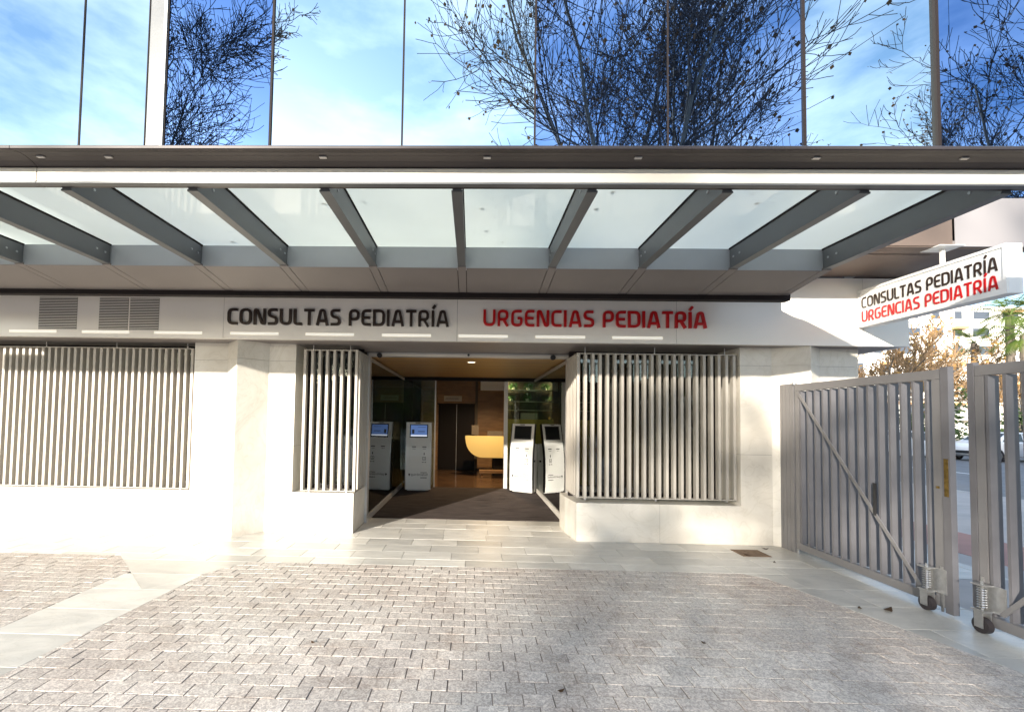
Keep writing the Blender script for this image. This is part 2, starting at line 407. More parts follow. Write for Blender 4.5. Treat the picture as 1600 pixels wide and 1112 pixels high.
def clip(poly, a, b, c):
    """keep a*x+b*y<=c"""
    o = []
    for i in range(len(poly)):
        p, q = poly[i], poly[(i+1) % len(poly)]
        dp = a*p[0]+b*p[1]-c; dq = a*q[0]+b*q[1]-c
        if dp <= 0: o.append(p)
        if (dp < 0 < dq) or (dq < 0 < dp):
            t = dp/(dp-dq); o.append((p[0]+t*(q[0]-p[0]), p[1]+t*(q[1]-p[1])))
    return o
def area(p): return 0.5*abs(sum(p[i][0]*p[(i+1)%len(p)][1]-p[(i+1)%len(p)][0]*p[i][1] for i in range(len(p))))
def half(p, q):
    """half-plane to the left of p->q kept, as a,b,c"""
    dx, dy = q[0]-p[0], q[1]-p[1]
    return (dy, -dx, dy*p[0]-dx*p[1])

# pavers: main field and the patch beyond the marble strip on the left
LX0, LX1 = (-2.66,4.52), (-3.20,-1.2)            # left edge of main field
RX0, RX1 = (3.07,4.76), (4.05,1.75)
main = [half(LX1, LX0)[:0] or None]
main = [half((3.0,-1.2),(4.05,-1.2)),]
main = []
def inside_main(poly):
    poly = clip(poly, *half((-3.3,-1.2),(4.3,-1.2)))      # south
    poly = clip(poly, *half((4.05,-1.2),(4.05,1.75))) if poly else poly
    poly = clip(poly, *half((4.05,1.75),(3.07,4.76))) if poly else poly
    poly = clip(poly, *half((3.07,4.76),(2.90,4.905))) if poly else poly
    poly = clip(poly, *half((2.90,4.905),(-2.40,4.905))) if poly else poly
    poly = clip(poly, *half((-2.40,4.905),(-2.66,4.52))) if poly else poly
    poly = clip(poly, *half((-2.66,4.52),(-3.20,-1.2))) if poly else poly
    return poly
def inside_left(poly):
    poly = clip(poly, *half((-9,-1.2),(-3.5,-1.2)))
    poly = clip(poly, *half((-3.56,-1.2),(-3.44,4.53))) if poly else poly
    poly = clip(poly, *half((-3.44,4.53),(-3.93,5.02))) if poly else poly
    poly = clip(poly, *half((-3.93,5.02),(-9,5.02))) if poly else poly
    poly = clip(poly, *half((-9,5.02),(-9,-1.2))) if poly else poly
    return poly
pavement = struct(MB().box(-9,4.05,-1.2,5.02,-0.15,-0.0055).build('pavement', 'sand'))
pieces = []
PW, PD, G = 0.176, 0.1165, 0.0068
j = 0; yy = 4.905 - PD
while yy > -1.3:
    off = (j % 2)*PW/2
    for fn, x0, x1, dy in ((inside_main,-3.4,4.4,0.0),(inside_left,-9.2,-3.3,0.0)):
        x = math.floor(x0/PW)*PW + off + 0.053
        while x < x1:
            jx = random.uniform(-.0015,.0015); jy = random.uniform(-.0015,.0015)
            q = [(x+G/2+jx,yy+G/2+jy),(x+PW-G/2+jx,yy+G/2+jy),(x+PW-G/2+jx,yy+PD-G/2+jy),(x+G/2+jx,yy+PD-G/2+jy)]
            c = fn(q)
            if c and len(c) >= 3 and area(c) > 0.0012:
                full = abs(area(c)-area(q)) < 1e-7
                pieces.append((c, full, x+PW/2+jx, yy+PD/2+jy))
            x += PW
    yy -= PD; j += 1
# extra rows to reach Y=5.02 on the left patch
x = -9.1
while x < -3.8:
    c = inside_left([(x+G/2,4.905+G/2),(x+PW-G/2,4.905+G/2),(x+PW-G/2,5.02),(x+G/2,5.02)])
    if c and len(c) >= 3 and area(c) > .0012: pieces.append((c, False, x, 4.95))
    x += PW
def inframe(cx, cy):
    if cy < 2.42: return False
    u = (cx + 0.0243*cy)/cy*700 + 720
    return -20 < u < 1620
vis = sorted([p for p in pieces if inframe(p[2], p[3])], key=lambda p: p[3]**2*1.0 + 0.0)
near = set(id(p) for p in vis[:298])
hx, hy = PW/2-G/2, PD/2-G/2
paver_me = MB().prism([(-hx,-hy),(hx,-hy),(hx,hy),(-hx,hy)], -0.04, 0.0, 0.0010).mesh('paver'); paver_me.materials.append(M['paver'])
rest = MB()
for p in pieces:
    c, full, cx, cy = p
    dz = random.uniform(-0.0016, 0.0014)
    if id(p) in near:
        if full: o = link('paver', paver_me, None, pavement, (cx,cy,dz)); o.rotation_euler = (random.uniform(-.006,.006), random.uniform(-.004,.004), random.uniform(-.006,.006))
        else: MB().prism(c, -0.04, dz, 0.0010).build('paver', 'paver', pavement)
    else:
        rest.prism(c, -0.04, dz, 0.0010)
o = rest.build('paver_field', 'paver', pavement); o['kind'] = 'stuff'

# marble slabs
path = struct(MB().box(-9.5,5.9,4.4,7.15,-0.15,-0.0055).box(-3.6,-2.3,-1.3,4.4,-0.15,-0.005).box(4.051,4.36,-1.3,4.4,-0.15,-0.005).box(3.0,4.051,1.7,4.4,-0.15,-0.0052).build('marble_path', 'bed'))
def slab(c, dz=None):
    if c and len(c) >= 3 and area(c) > 0.004:
        MB().prism(c, -0.045, random.uniform(-0.0012, 0.001) if dz is None else dz, 0.0015).build('marble_slab', 'slab', path)
def shrink(x0,x1,y0,y1,g=0.0045): return [(x0+g/2,y0+g/2),(x1-g/2,y0+g/2),(x1-g/2,y1-g/2),(x0+g/2,y1-g/2)]
def cut_out(poly, lines):
    """pieces of poly outside the convex region given by half-planes"""
    outp = []; cur = poly
    for a,b,c in lines:
        if not cur or len(cur) < 3: break
        o_ = clip(cur, -a, -b, -c)
        if o_ and len(o_) >= 3: outp.append(o_)
        cur = clip(cur, a, b, c)
    return outp
LEFT = [half((-3.44,4.53),(-3.93,5.02)), half((-3.93,5.02),(-9,5.02)), half((-3.56,-1.2),(-3.44,4.53))]
MAINR = [half((3.07,4.76),(2.90,4.905)), half((2.90,4.905),(-2.40,4.905)), half((-2.40,4.905),(-2.66,4.52)), half((4.05,1.75),(3.07,4.76)), half((-2.66,4.52),(-3.20,-1.2)), half((4.05,-1.2),(4.05,1.75))]
rows = [(4.905,5.13),(5.13,5.41),(5.41,5.69),(5.69,5.97),(5.97,6.24)]
for i, (y0, y1) in enumerate(rows):
    x = -9.2 + (0.29 if i % 2 else 0.0) + 0.05*i
    while x < 5.7:
        w = 0.575 + random.uniform(-.01,.01)
        q = shrink(x, min(x+w, 5.75), y0, y1)
        ps = [q]
        if i == 0: ps = cut_out(q, LEFT)
        for c in ps: slab(c)
        x += w
# threshold slabs in the doorway
for i, (y0, y1) in enumerate([(6.24,6.55),(6.55,6.85),(6.85,7.15)]):
    x = -1.61 - (0.3 if i % 2 else 0.0)
    while x < 1.46:
        slab(shrink(max(x,-1.61), min(x+0.62,1.46), y0, y1)); x += 0.62
# slabs running towards the camera between the two fields
y = 4.905; 
while y > -1.2:
    h = 0.40 + random.uniform(-.03,.03)
    q = shrink(-3.70, -2.2, y-h, y)
    q = clip(q, *[-v for v in half((-3.56,-1.2),(-3.44,4.53))][:3]) 
    q = clip(q, *[-v for v in half((-2.66,4.52),(-3.20,-1.2))][:3]) if q else q
    if y > 4.3:
        q = shrink(-4.0, -2.2, y-h, y)
        a = cut_out(q, LEFT)
        for c in a:
            for d in cut_out(c, [MAINR[2], MAINR[4], MAINR[1]]): slab(d)
    else: slab(q)
    y -= h
# slabs along the gate
y = 4.905; k = 0
while y > -1.2:
    h = 0.42 + random.uniform(-.02,.02)
    xs = [2.85, 3.62, 4.30, 4.36] if k % 2 else [2.85, 3.30, 4.0, 4.36]
    for a, b in zip(xs, xs[1:]):
        q = shrink(a, b, y-h, y)
        for c in cut_out(q, [MAINR[3], MAINR[5], MAINR[0]] if y > 4.4 else [MAINR[3], MAINR[5]]): slab(c)
    y -= h; k += 1
# rusty manhole cover
mh = MB().prism([(3.28,5.52),(3.62,5.52),(3.62,5.80),(3.28,5.80)], 0.0005, 0.006, 0.002)
tag(mh.build('manhole_cover', 'rust'), 'small rusty square drain cover in the marble paving near the gate', 'drain cover')

# outside the gate: pavement, cycle lane, road
struct(MB().box(4.36,12.0,-60,120,-0.15,-0.004).build('sidewalk', 'sidewalk'))
struct(MB().box(6.2,7.4,-60,120,-0.02,0.0).build('cycle_lane', 'redpave'))
struct(MB().box(12.0,12.25,-60,120,-0.16,0.0).build('kerb', 'kerb'))
struct(MB().box(12.25,60,-90,120,-0.159,-0.12).build('road', 'asphalt'))
pm = MB()
for i in range(14): pm.box(18.0,18.15,-20+i*6,-17+i*6,-0.119,-0.115)
pm.box(12.6,12.72,-60,100,-0.119,-0.115)
struct(pm.build('road_marking', 'paint'))
struct(MB().box(-60,4.36,-60,-1.3,-0.155,-0.01).build('forecourt', 'sidewalk'))

# ------------------------------------------------------------------ clinic building
B = thing('clinic_building', 'white marble clinic front under blue mirror glass storey', 'building', (0,6.1,0))
def bb(name, m, x0,x1,y0,y1,z0,z1, par=None, bevel=0.0):
    o = box(name, m, par or B, x0,x1,y0-6.1,y1-6.1,z0,z1, bevel=bevel); return o
def bpoly(name, m, poly, z0, z1, par=None):
    return MB().prism([(x,y-6.1) for x,y in poly], z0, z1).build(name, m, par or B)
YL, YR, ZS = 6.17, 6.03, 2.60
# left low wall + piers (cladding panels with thin joints)
def clad(x0, x1, y, yb, z0, z1, cuts_x=(), cuts_z=()):
    xs = [x0]+list(cuts_x)+[x1]; zs = [z0]+list(cuts_z)+[z1]
    for a, b in zip(xs, xs[1:]):
        for c, d in zip(zs, zs[1:]):
            gx0 = 0.002 if a != x0 else 0; gx1 = 0.002 if b != x1 else 0
            gz0 = 0.002 if c != z0 else 0; gz1 = 0.002 if d != z1 else 0
            bb('marble_panel', 'wall', a+gx0, b-gx1, y, yb, c+gz0, d-gz1)
    bb('wall_core', 'bed', x0+0.004, x1-0.004, y+0.003, yb-0.003, z0+0.003, z1-0.003)
clad(-9.0, -3.902, YL, 6.62, 0.0, 0.545, (-7.2,-5.55))
clad(-3.90, -3.43, YL, 6.62, 0.0, ZS, (), (1.18,2.36))
clad(-2.84, -2.467, YL, 6.62, 0.0, ZS, (), (1.18,2.36))
clad(-2.467, -1.612, YL, 6.86, 0.0, 0.545, ())
clad(1.405, 3.56, YR, 6.86, 0.0, 0.505, (2.5,))
clad(3.56, 3.97, YR, 6.62, 0.0, ZS, (), (1.18,2.36))
clad(4.60, 5.06, YR, 6.62, 0.0, ZS, (), (2.36,))
bpoly('marble_panel', 'wall', [(5.062,YR),(5.10,YR),(5.10,16),(5.062,16)], 0, ZS)
# chamfered return by the door on the right
bpoly('marble_panel', 'wall', [(1.403,YR+0.002),(1.403,6.86),(1.345,6.86),(1.345,6.50)], 0, 0.505)
# prow-shaped pilasters
for xa, xm, xb, ya, y0 in ((-3.43,-3.13,-2.84,5.86,YL),(3.97,4.33,4.60,5.82,YR)):
    pil = B
    for z0, z1 in ((0,2.358),(2.361,ZS)):
        bpoly('pilaster', 'wall', [(xa,y0),(xm,ya),(xb,y0),(xb,6.6),(xa,6.6)], z0, z1)
# fascia
for a, b in ((-9.0,-6.62),(-6.616,-3.302),(-3.298,-0.212),(-0.208,2.62),(2.624,4.98),(4.984,5.55)):
    bb('fascia_panel', 'fascia', a, b, 5.80, 5.86, ZS, 3.47)
bb('fascia_core', 'joint', -9.0, 5.54, 5.803, 6.0, ZS+0.01, 3.46)
bb('fascia_panel', 'fascia', 5.49, 5.55, 5.862, 16, ZS, 3.47)
# soffit behind the fascia
bb('soffit', 'steel2', -9.0, 5.49, 5.862, 6.9, ZS-0.0, ZS+0.04)
bb('soffit', 'steel2', 5.06, 5.49, 6.9, 16, ZS-0.0, ZS+0.04)
# window glass
for a, b, y, z0 in ((-9.0,-3.90,6.56,0.545),(-2.467,-1.62,6.60,0.545),(1.42,3.56,6.60,0.505)):
    bb('window_pane', 'pane', a, b, y, y+0.012, z0, ZS)
    fr = MB(); fr.box(a,b,y-0.03-6.1,y+0.04-6.1,z0,z0+0.05).box(a,b,y-0.03-6.1,y+0.04-6.1,ZS-0.06,ZS)
    xs = [a, b-0.05] + ([a+1.7,a+3.4] if b-a > 3 else [(a+b)/2] if b-a > 1.5 else [])
    for x in xs: fr.box(x,x+0.05,y-0.032-6.1,y+0.042-6.1,z0+0.05,ZS-0.06)
    fr.build('window_frame', 'dark', B)
# interior shell
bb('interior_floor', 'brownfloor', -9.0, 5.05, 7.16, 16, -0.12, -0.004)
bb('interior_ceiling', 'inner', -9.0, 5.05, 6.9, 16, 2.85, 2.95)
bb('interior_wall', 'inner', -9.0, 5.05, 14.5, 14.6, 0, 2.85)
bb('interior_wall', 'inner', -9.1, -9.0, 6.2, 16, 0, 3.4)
bb('interior_wall', 'darkdoor', -2.6, -2.5, 6.7, 14.4, 0, 2.85)  # dark wall added to keep daylight out of the left side glass
bb('interior_wall', 'darkdoor', -2.5, -1.63, 12.2, 12.3, 0, 2.85)  # dark wall added to blacken the view behind the left glass
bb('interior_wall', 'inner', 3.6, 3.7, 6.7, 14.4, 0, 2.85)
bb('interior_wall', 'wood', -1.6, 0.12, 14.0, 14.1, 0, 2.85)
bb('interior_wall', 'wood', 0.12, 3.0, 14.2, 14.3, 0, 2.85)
# upper storey
UY = 4.80; ZT = 9.45
bb('upper_soffit', 'bronze', -9.5, 5.05, 4.80, 5.80, 3.49, 3.55)
bb('upper_soffit', 'bronze', 5.05, 5.95, 4.83, 16, 3.49, 3.55)
bb('spandrel_panel', 'bronze', -9.5, 5.05, 5.0, 5.02, 3.49, 3.556)
bb('spandrel_panel', 'spandrel', 5.09, 5.95, 4.80, 4.83, 3.50, 4.02)
bb('spandrel_trim', 'steel2', 5.05, 5.087, 4.80, 5.0, 3.50, 4.02)
bb('upper_wall', 'spandrel', -9.5, 5.9, 7.2, 7.4, 3.56, 9.5)
bb('upper_wall', 'band', 5.90, 5.95, 4.86, 16, 3.56, 9.5)
def panel(name_m, x0, y0, x1, y1, z0=3.56, z1=ZT-0.02):
    d = Vector((x1-x0, y1-y0)); nrm = Vector((-d.y, d.x)).normalized()*0.03
    bpoly('mirror_panel', name_m, [(x0,y0),(x1,y1),(x1+nrm.x,y1+nrm.y),(x0+nrm.x,y0+nrm.y)], z0, z1)
def mull(x, y, w=0.02, d=0.04, m='dark', z0=4.05, z1=ZT): bb('mullion', m, x-w/2, x+w/2, y-0.006, y+d, z0, z1)
# bay A, turned away to the left
def turned(x1, y1, ang, length):     # panel ending at x1,y1 going left
    return (x1-length*math.cos(ang), y1+length*math.sin(ang))
aA = math.radians(24)
p1 = (-3.70, UY+0.02); p0 = turned(*p1, aA, 1.42); pm1 = turned(*p1, aA, 2.84); pm2 = turned(*p1, aA, 4.3)
panel('mirror_pale', *p0, *p1); panel('mirror_pale', *pm1, *p0); panel('mirror_pale', *pm2, *pm1)
mull(p0[0], p0[1]-0.004, 0.022)
bb('bay_return', 'steel', -3.685, -3.51, UY-0.01, UY+0.05, 4.05, ZT)
mull(-3.69, UY-0.012, 0.012); mull(-3.50, UY-0.02, 0.03, m='band')
panel('mirror_blue', -3.485, UY, -2.295, UY)
mull(-3.478, UY-0.005, 0.014)
mull(-2.283, UY-0.01, 0.024)
panel('mirror_pale', -2.27, UY, -0.825, UY); mull(-0.815, UY, 0.02)
panel('mirror_pale', -0.805, UY, 0.63, UY); mull(0.641, UY, 0.018)
panel('mirror_mid', 0.652, UY, 2.07, UY); mull(2.081, UY, 0.018)
panel('mirror_mid', 2.092, UY, 3.52, UY); mull(3.535, UY-0.01, 0.03)
panel('mirror_pale', 3.552, UY+0.015, 4.928, UY+0.015)
bb('spandrel_panel', 'bronze', 3.50, 5.05, UY-0.012, UY-0.002, 3.50, 4.0)
mull(4.945, UY-0.01, 0.035)
panel('mirror_blue', 4.965, UY, 5.085, UY)
panel('mirror_blue', 5.09, UY, 5.92, UY, 4.03)
bb('upper_roof', 'spandrel', -9.5, 5.95, 6.9, 16, 9.5, 9.7)

# dashes of light on the fascia, imitated by thin glowing strips
lt = None
STRIP = ['glowing light strip just below the lone square vent','glowing light strip just right of the lone square vent, before the pair','glowing light strip under the right end of the paired vents',
 'glowing light strip crossing the first fascia joint, left of the brown lettering','glowing light strip under the end of the brown word CONSULTAS','glowing light strip under the middle of the brown word PEDIATRÍA','glowing light strip on the fascia between brown and red lettering','glowing light strip under the red word URGENCIAS','glowing light strip under the red word PEDIATRÍA']
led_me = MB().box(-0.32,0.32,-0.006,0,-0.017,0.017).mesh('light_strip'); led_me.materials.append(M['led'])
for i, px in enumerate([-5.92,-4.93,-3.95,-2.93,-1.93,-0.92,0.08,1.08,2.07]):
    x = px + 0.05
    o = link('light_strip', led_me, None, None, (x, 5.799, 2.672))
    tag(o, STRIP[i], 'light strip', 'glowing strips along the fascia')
# vents
def vent(x0, x1, z0, z1, label):
    t = thing('air_vent', label, 'vent', ((x0+x1)/2, 5.80, z0), 'slatted vents in the fascia')
    w = (x1-x0)/2; h = z1-z0
    MB().box(-w,w,-0.002,0.0,0,h).build('backing', 'dark', t)
    n = 20; sm = MB().box(-w,w,-0.008,-0.003,0,h/n*0.40).mesh('slat'); sm.materials.append(M['fascia'])
    for i in range(n):
        link('slat', sm, None, t, (0,0,h*i/n+h/n*0.2))
vent(-5.80,-5.28,2.70,3.13,'square slatted vent on the left of the fascia, standing alone')
vent(-4.98,-4.585,2.70,3.13,'slatted vent in the fascia, left one of the touching pair')
vent(-4.565,-4.17,2.70,3.13,'slatted vent in the fascia, right one of the touching pair')

# ------------------------------------------------------------------ lettering
def fillet(pts, r, closed=False, seg=5):
    o = []; n = len(pts)
    for i, p in enumerate(pts):
        if not closed and i in (0, n-1): o.append(p); continue
        a = Vector(pts[(i-1)%n]); b = Vector(p); c = Vector(pts[(i+1)%n])
        u = (a-b); w = (c-b); lu, lw = u.length, w.length
        rr = min(r, lu*0.48, lw*0.48); u.normalize(); w.normalize()
        s_ = b+u*rr; e_ = b+w*rr
        for k in range(seg+1):
            t = k/seg; q = s_*(1-t)**2 + b*2*t*(1-t) + e_*t*t
            o.append((q.x, q.y))
    return o
H = 0.077
GLY = {
 'C': (0.62, [([(0.60,1-H),(H,1-H),(H,H),(0.60,H)],0.36,False)]),
 'O': (0.74, [([(H,1-H),(0.74-H,1-H),(0.74-H,H),(H,H)],0.33,True)]),
 'N': (0.74, [([(H,0),(H,1-H),(0.22,1-H),(0.74-0.22,H),(0.74-H,H),(0.74-H,1)],0.10,False)]),
 'S': (0.62, [([(0.57,1-H),(H+.0,1-H),(H,0.56),(0.62-H,0.44),(0.62-H,H),(0.03,H)],0.22,False)]),
 'U': (0.72, [([(H,1),(H,H),(0.72-H,H),(0.72-H,1)],0.33,False)]),
 'L': (0.52, [([(H,1),(H,H),(0.52,H)],0.16,False)]),
 'T': (0.62, [([(0,1-H),(0.62,1-H)],0,False),([(0.31,1-H*1.5),(0.31,0)],0,False)]),
 'A': (0.74, [([(H*0.9,0),(0.27,1-H),(0.47,1-H),(0.74-H*0.9,0)],0.09,False),([(0.18,0.27),(0.56,0.27)],0,False)]),
 'P': (0.64, [([(H,0),(H,1-H),(0.64-H,1-H),(0.64-H,0.40),(H*1.5,0.40)],0.24,False)]),
 'E': (0.58, [([(0.57,1-H),(H,1-H),(H,H),(0.57,H)],0.24,False),([(H*1.5,0.5),(0.52,0.5)],0,False)]),
 'D': (0.72, [([(H,H),(H,1-H),(0.72-H,1-H),(0.72-H,H)],0.0,True)]),
 'I': (0.17, [([(H,0),(H,1)],0,False)]),
 'Í': (0.17, [([(H,0),(H,0.98)],0,False),([(H-0.02,1.09),(H+0.14,1.30)],0,False)]),
 'R': (0.68, [([(H,0),(H,1-H),(0.64-H,1-H),(0.64-H,0.42),(H*1.5,0.42)],0.22,False),([(0.36,0.40),(0.60,0.0)],0,False)]),
 'G': (0.68, [([(0.62,1-H),(H,1-H),(H,H),(0.68-H,H),(0.68-H,0.50),(0.38,0.50)],0.28,False)]),
}
def stroke(mb, pts, w, closed, d0, d1, sx, sz):
    n = len(pts); L = []; R = []
    for i in range(n):
        if closed: a, c = pts[(i-1)%n], pts[(i+1)%n]
        else: a, c = pts[max(i-1,0)], pts[min(i+1,n-1)]
        b = pts[i]
        d1_ = Vector((b[0]-a[0], b[1]-a[1])); d2_ = Vector((c[0]-b[0], c[1]-b[1]))
        if d1_.length < 1e-6: d1_ = d2_
        if d2_.length < 1e-6: d2_ = d1_
        d1_.normalize(); d2_.normalize(); t = (d1_+d2_); t = t.normalized() if t.length > 1e-6 else d1_
        nn = Vector((-t.y, t.x)); k = 1/max(0.5, nn.dot(Vector((-d1_.y, d1_.x))))
        L.append((b[0]+nn.x*w*k, b[1]+nn.y*w*k)); R.append((b[0]-nn.x*w*k, b[1]-nn.y*w*k))
    b = len(mb.v)
    for i in range(n):
        for P_ in (L[i], R[i]):
            for d in (d0, d1): mb.v.append((P_[0]*sx, d, P_[1]*sz))
    m_ = n if closed else n-1
    for i in range(m_):
        a = b+4*i; c = b+4*((i+1)%n)
        mb.f += [(a,a+2,c+2,c),(a+1,c+1,c+3,a+3),(a,c,c+1,a+1),(a+2,a+3,c+3,c+2)]
    if not closed:
        a = b; c = b+4*(n-1)
        mb.f += [(a,a+1,a+3,a+2),(c,c+2,c+3,c+1)]
def word(text, parent, m, x0, width, z0, cap, depth, ax=None):
    """letters in local XZ plane facing -Y, each a part"""
    gap = 0.125; tot = 0
    for ch in text: tot += (GLY[ch][0] if ch != ' ' else 0.26) + gap
    tot -= gap; sx = width/tot; x = x0
    for ch in text:
        if ch == ' ': x += (0.26+gap)*sx; continue
        w, strokes = GLY[ch]; mb = MB()
        for k, (pts, r, cl) in enumerate(strokes):
            if ch == 'D':
                pts = fillet([(H,H),(H,1-H),(0.40,1-H),(0.72-H,1-H-0.02),(0.72-H,H+0.02),(0.40,H)], 0.0, True, 1) if False else [(H,H),(H,1-H)] + fillet([(H,1-H),(0.72-H,1-H),(0.72-H,H),(H,H)],0.36)[1:-1]
                cl = True
            elif r > 0: pts = fillet(pts, r, cl)
            stroke(mb, pts, H, cl, -depth-0.0006*k, 0.0, sx, cap)
        mb.build('letter', m, parent, (x,0,z0))
        x += (w+gap)*sx
t = thing('sign_lettering', 'dark brown raised letters reading CONSULTAS PEDIATRÍA on the fascia', 'sign lettering', (0,5.798,0), 'raised words on the fascia')
word('CONSULTAS PEDIATRÍA', t, 'letter_black', -3.235, 2.915, 2.785, 0.215, 0.03)
t = thing('sign_lettering', 'red raised letters reading URGENCIAS PEDIATRÍA on the fascia', 'sign lettering', (0,5.798,0), 'raised words on the fascia')
word('URGENCIAS PEDIATRÍA', t, 'letter_red', 0.13, 2.865, 2.80, 0.215, 0.03)

# projecting sign box, faces left
sg = thing('projecting_sign', 'white box sign hung over the gate with black and red lettering', 'sign', (4.92,4.2,2.83))
ms = MB().box(0.0,0.14,0.0,1.60,0.0,0.47); ms.build('sign_box', 'white', sg, bevel=0.004)
fm = MB(); fm.box(-0.012,-0.001,0.03,1.57,0.0,0.03).box(-0.012,-0.001,0.03,1.57,0.44,0.47).box(-0.012,-0.001,0.0,0.03,0.0,0.47).box(-0.012,-0.001,1.57,1.60,0,0.47)
fm.build('sign_frame', 'white', sg)
for txt, m_, z in (('CONSULTAS PEDIATRÍA','letter_black',0.235),('URGENCIAS PEDIATRÍA','letter_red',0.060)):
    before = set(sg.children)
    word(txt, sg, m_, 0.0, 1.47, 0.0, 0.138, 0.006)
    for o in list(sg.children):
        if o in before: continue
        x = o.location.x
        o.rotation_euler = (0,0,-PI/2); o.location = (-0.0015, 1.545-x, z)
box('hanger_post', 'white', sg, 0.055,0.085,0.62,0.65,0.47,0.655)
box('ceiling_plate', 'white', sg, -0.06,0.20,0.53,0.74,0.655,0.662)

# ------------------------------------------------------------------ canopy
cn = thing('glass_canopy', 'grey steel canopy with frosted glass panes over the entrance', 'canopy', (0,4.4,3.12))
CY = 4.4
def cb(name, m, x0,x1,y0,y1,z0,z1, bevel=0.0): return box(name, m, cn, x0,x1,y0-CY,y1-CY,z0-3.12,z1-3.12, bevel=bevel)
XR = 3.49
prof = [(y-0.117,z-0.067) for y,z in [(3.02,3.195),(3.02,3.285),(2.975,3.300),(2.94,3.318),(2.90,3.326),(2.86,3.326),(2.825,3.318),(2.805,3.312),(2.797,3.316),(2.797,3.332),(2.83,3.355),(2.92,3.395),(3.02,3.41),(3.05,3.41),(3.05,3.195)]]
for a, b in ((-8.5,-2.93),(-2.926,4.6)):
    MB().extrude([(y-CY,z-3.12) for y,z in prof], 'x', a, b).build('front_nose', 'nose', cn)
    cb('front_band', 'band', a, b, 2.86, 2.901, 3.134, 3.226, bevel=0.003)
    cb('front_lip', 'steel', a, b, 2.857, 2.901, 3.122, 3.132)
# little fixings under the nose
for x in (-2.4,-1.0,-2.85,1.0,0.05,3.0,2.1): cb('bracket_clip', 'alu', x, x+0.045, 2.775, 2.795, 3.250, 3.257)
rx = [-7.36,-6.455,-5.55,-4.645,-3.735,-2.79,-1.915,-1.012,-0.122,0.775,1.66,2.545,3.445]
raf = MB().box(-0.030,0.030,2.935-CY,4.415-CY,0.0005,0.193).box(-0.037,0.037,2.934-CY,4.416-CY,-0.012,0.0).mesh('rafter'); raf.materials.append(M['steel'])
seal = MB().box(-0.038,-0.0305,2.94-CY,4.418-CY,0.180,0.1945).box(0.0305,0.038,2.94-CY,4.418-CY,0.180,0.1945).mesh('glass_seal'); seal.materials.append(M['dark'])
bolt = MB()
for yb_ in (3.0,3.12,4.25,4.35):
    for s_ in (-1,1): bolt.tube((s_*0.0302,yb_-CY,0.09),(s_*0.036,yb_-CY,0.09),0.011,0.010,8)
bolt = bolt.mesh('bolts'); bolt.materials.append(M['steel3'])
for x in rx:
    link('rafter', raf, None, cn, (x,0,0.0)); link('glass_seal', seal, None, cn, (x,0,0)); link('bolts', bolt, None, cn, (x,0,0))
gm = None
for a, b in zip(rx, rx[1:]):
    MB().extrude([(2.94-CY,0.195),(4.52-CY,0.195),(4.52-CY,0.207),(2.94-CY,0.207)], 'x', a+0.012, b-0.012).build('glass_pane', 'frost', cn)
lit = MB(); rl = random.Random(9)
for _ in range(34):
    x = rl.uniform(-4.5,3.3); y = rl.uniform(3.0,4.35); q = rl.uniform(0.006,0.018); a = rl.uniform(0,3)
    lit.prism([(x+q*math.cos(a+k*1.05)*(1.6 if k%3==0 else 1), y-CY+q*math.sin(a+k*1.05)) for k in range(6)], 0.208, 0.213)
lit = lit.build('leaf_litter', 'deadleaf', cn); lit['kind'] = 'stuff'
cb('back_beam', 'steel3', -8.5, XR, 4.42, 4.50, 3.10, 3.31)
for a, b in zip([-8.3]+rx, rx):
    MB().extrude([(4.425-CY,-0.022),(5.0-CY,-0.105),(5.0-CY,-0.08),(4.425-CY,0.0)], 'x', a+0.047, b-0.047).build('soffit_panel', 'steel2', cn)
for x in rx:
    MB().extrude([(4.40-CY,-0.020),(5.0-CY,-0.103),(5.0-CY,-0.08),(4.40-CY,0.0)], 'x', x-0.040, x+0.040).build('soffit_strip', 'steel2', cn)
MB().extrude([(4.51-CY,0.02),(5.0-CY,-0.075),(5.0-CY,0.17),(4.51-CY,0.17)], 'x', -8.4, XR-0.01).build('gutter_box', 'dark', cn)
cb('dark_back_beam', 'dark', -8.5, XR+0.02, 5.002, 5.10, 2.962, 3.485)  # beam carried up to the soffit to keep sun off the fascia
# hangers to the facade above
for x in rx[::2]: 
    cb('hanger', 'steel', x-0.02, x+0.02, 4.501, 5.0, 3.20, 3.27)

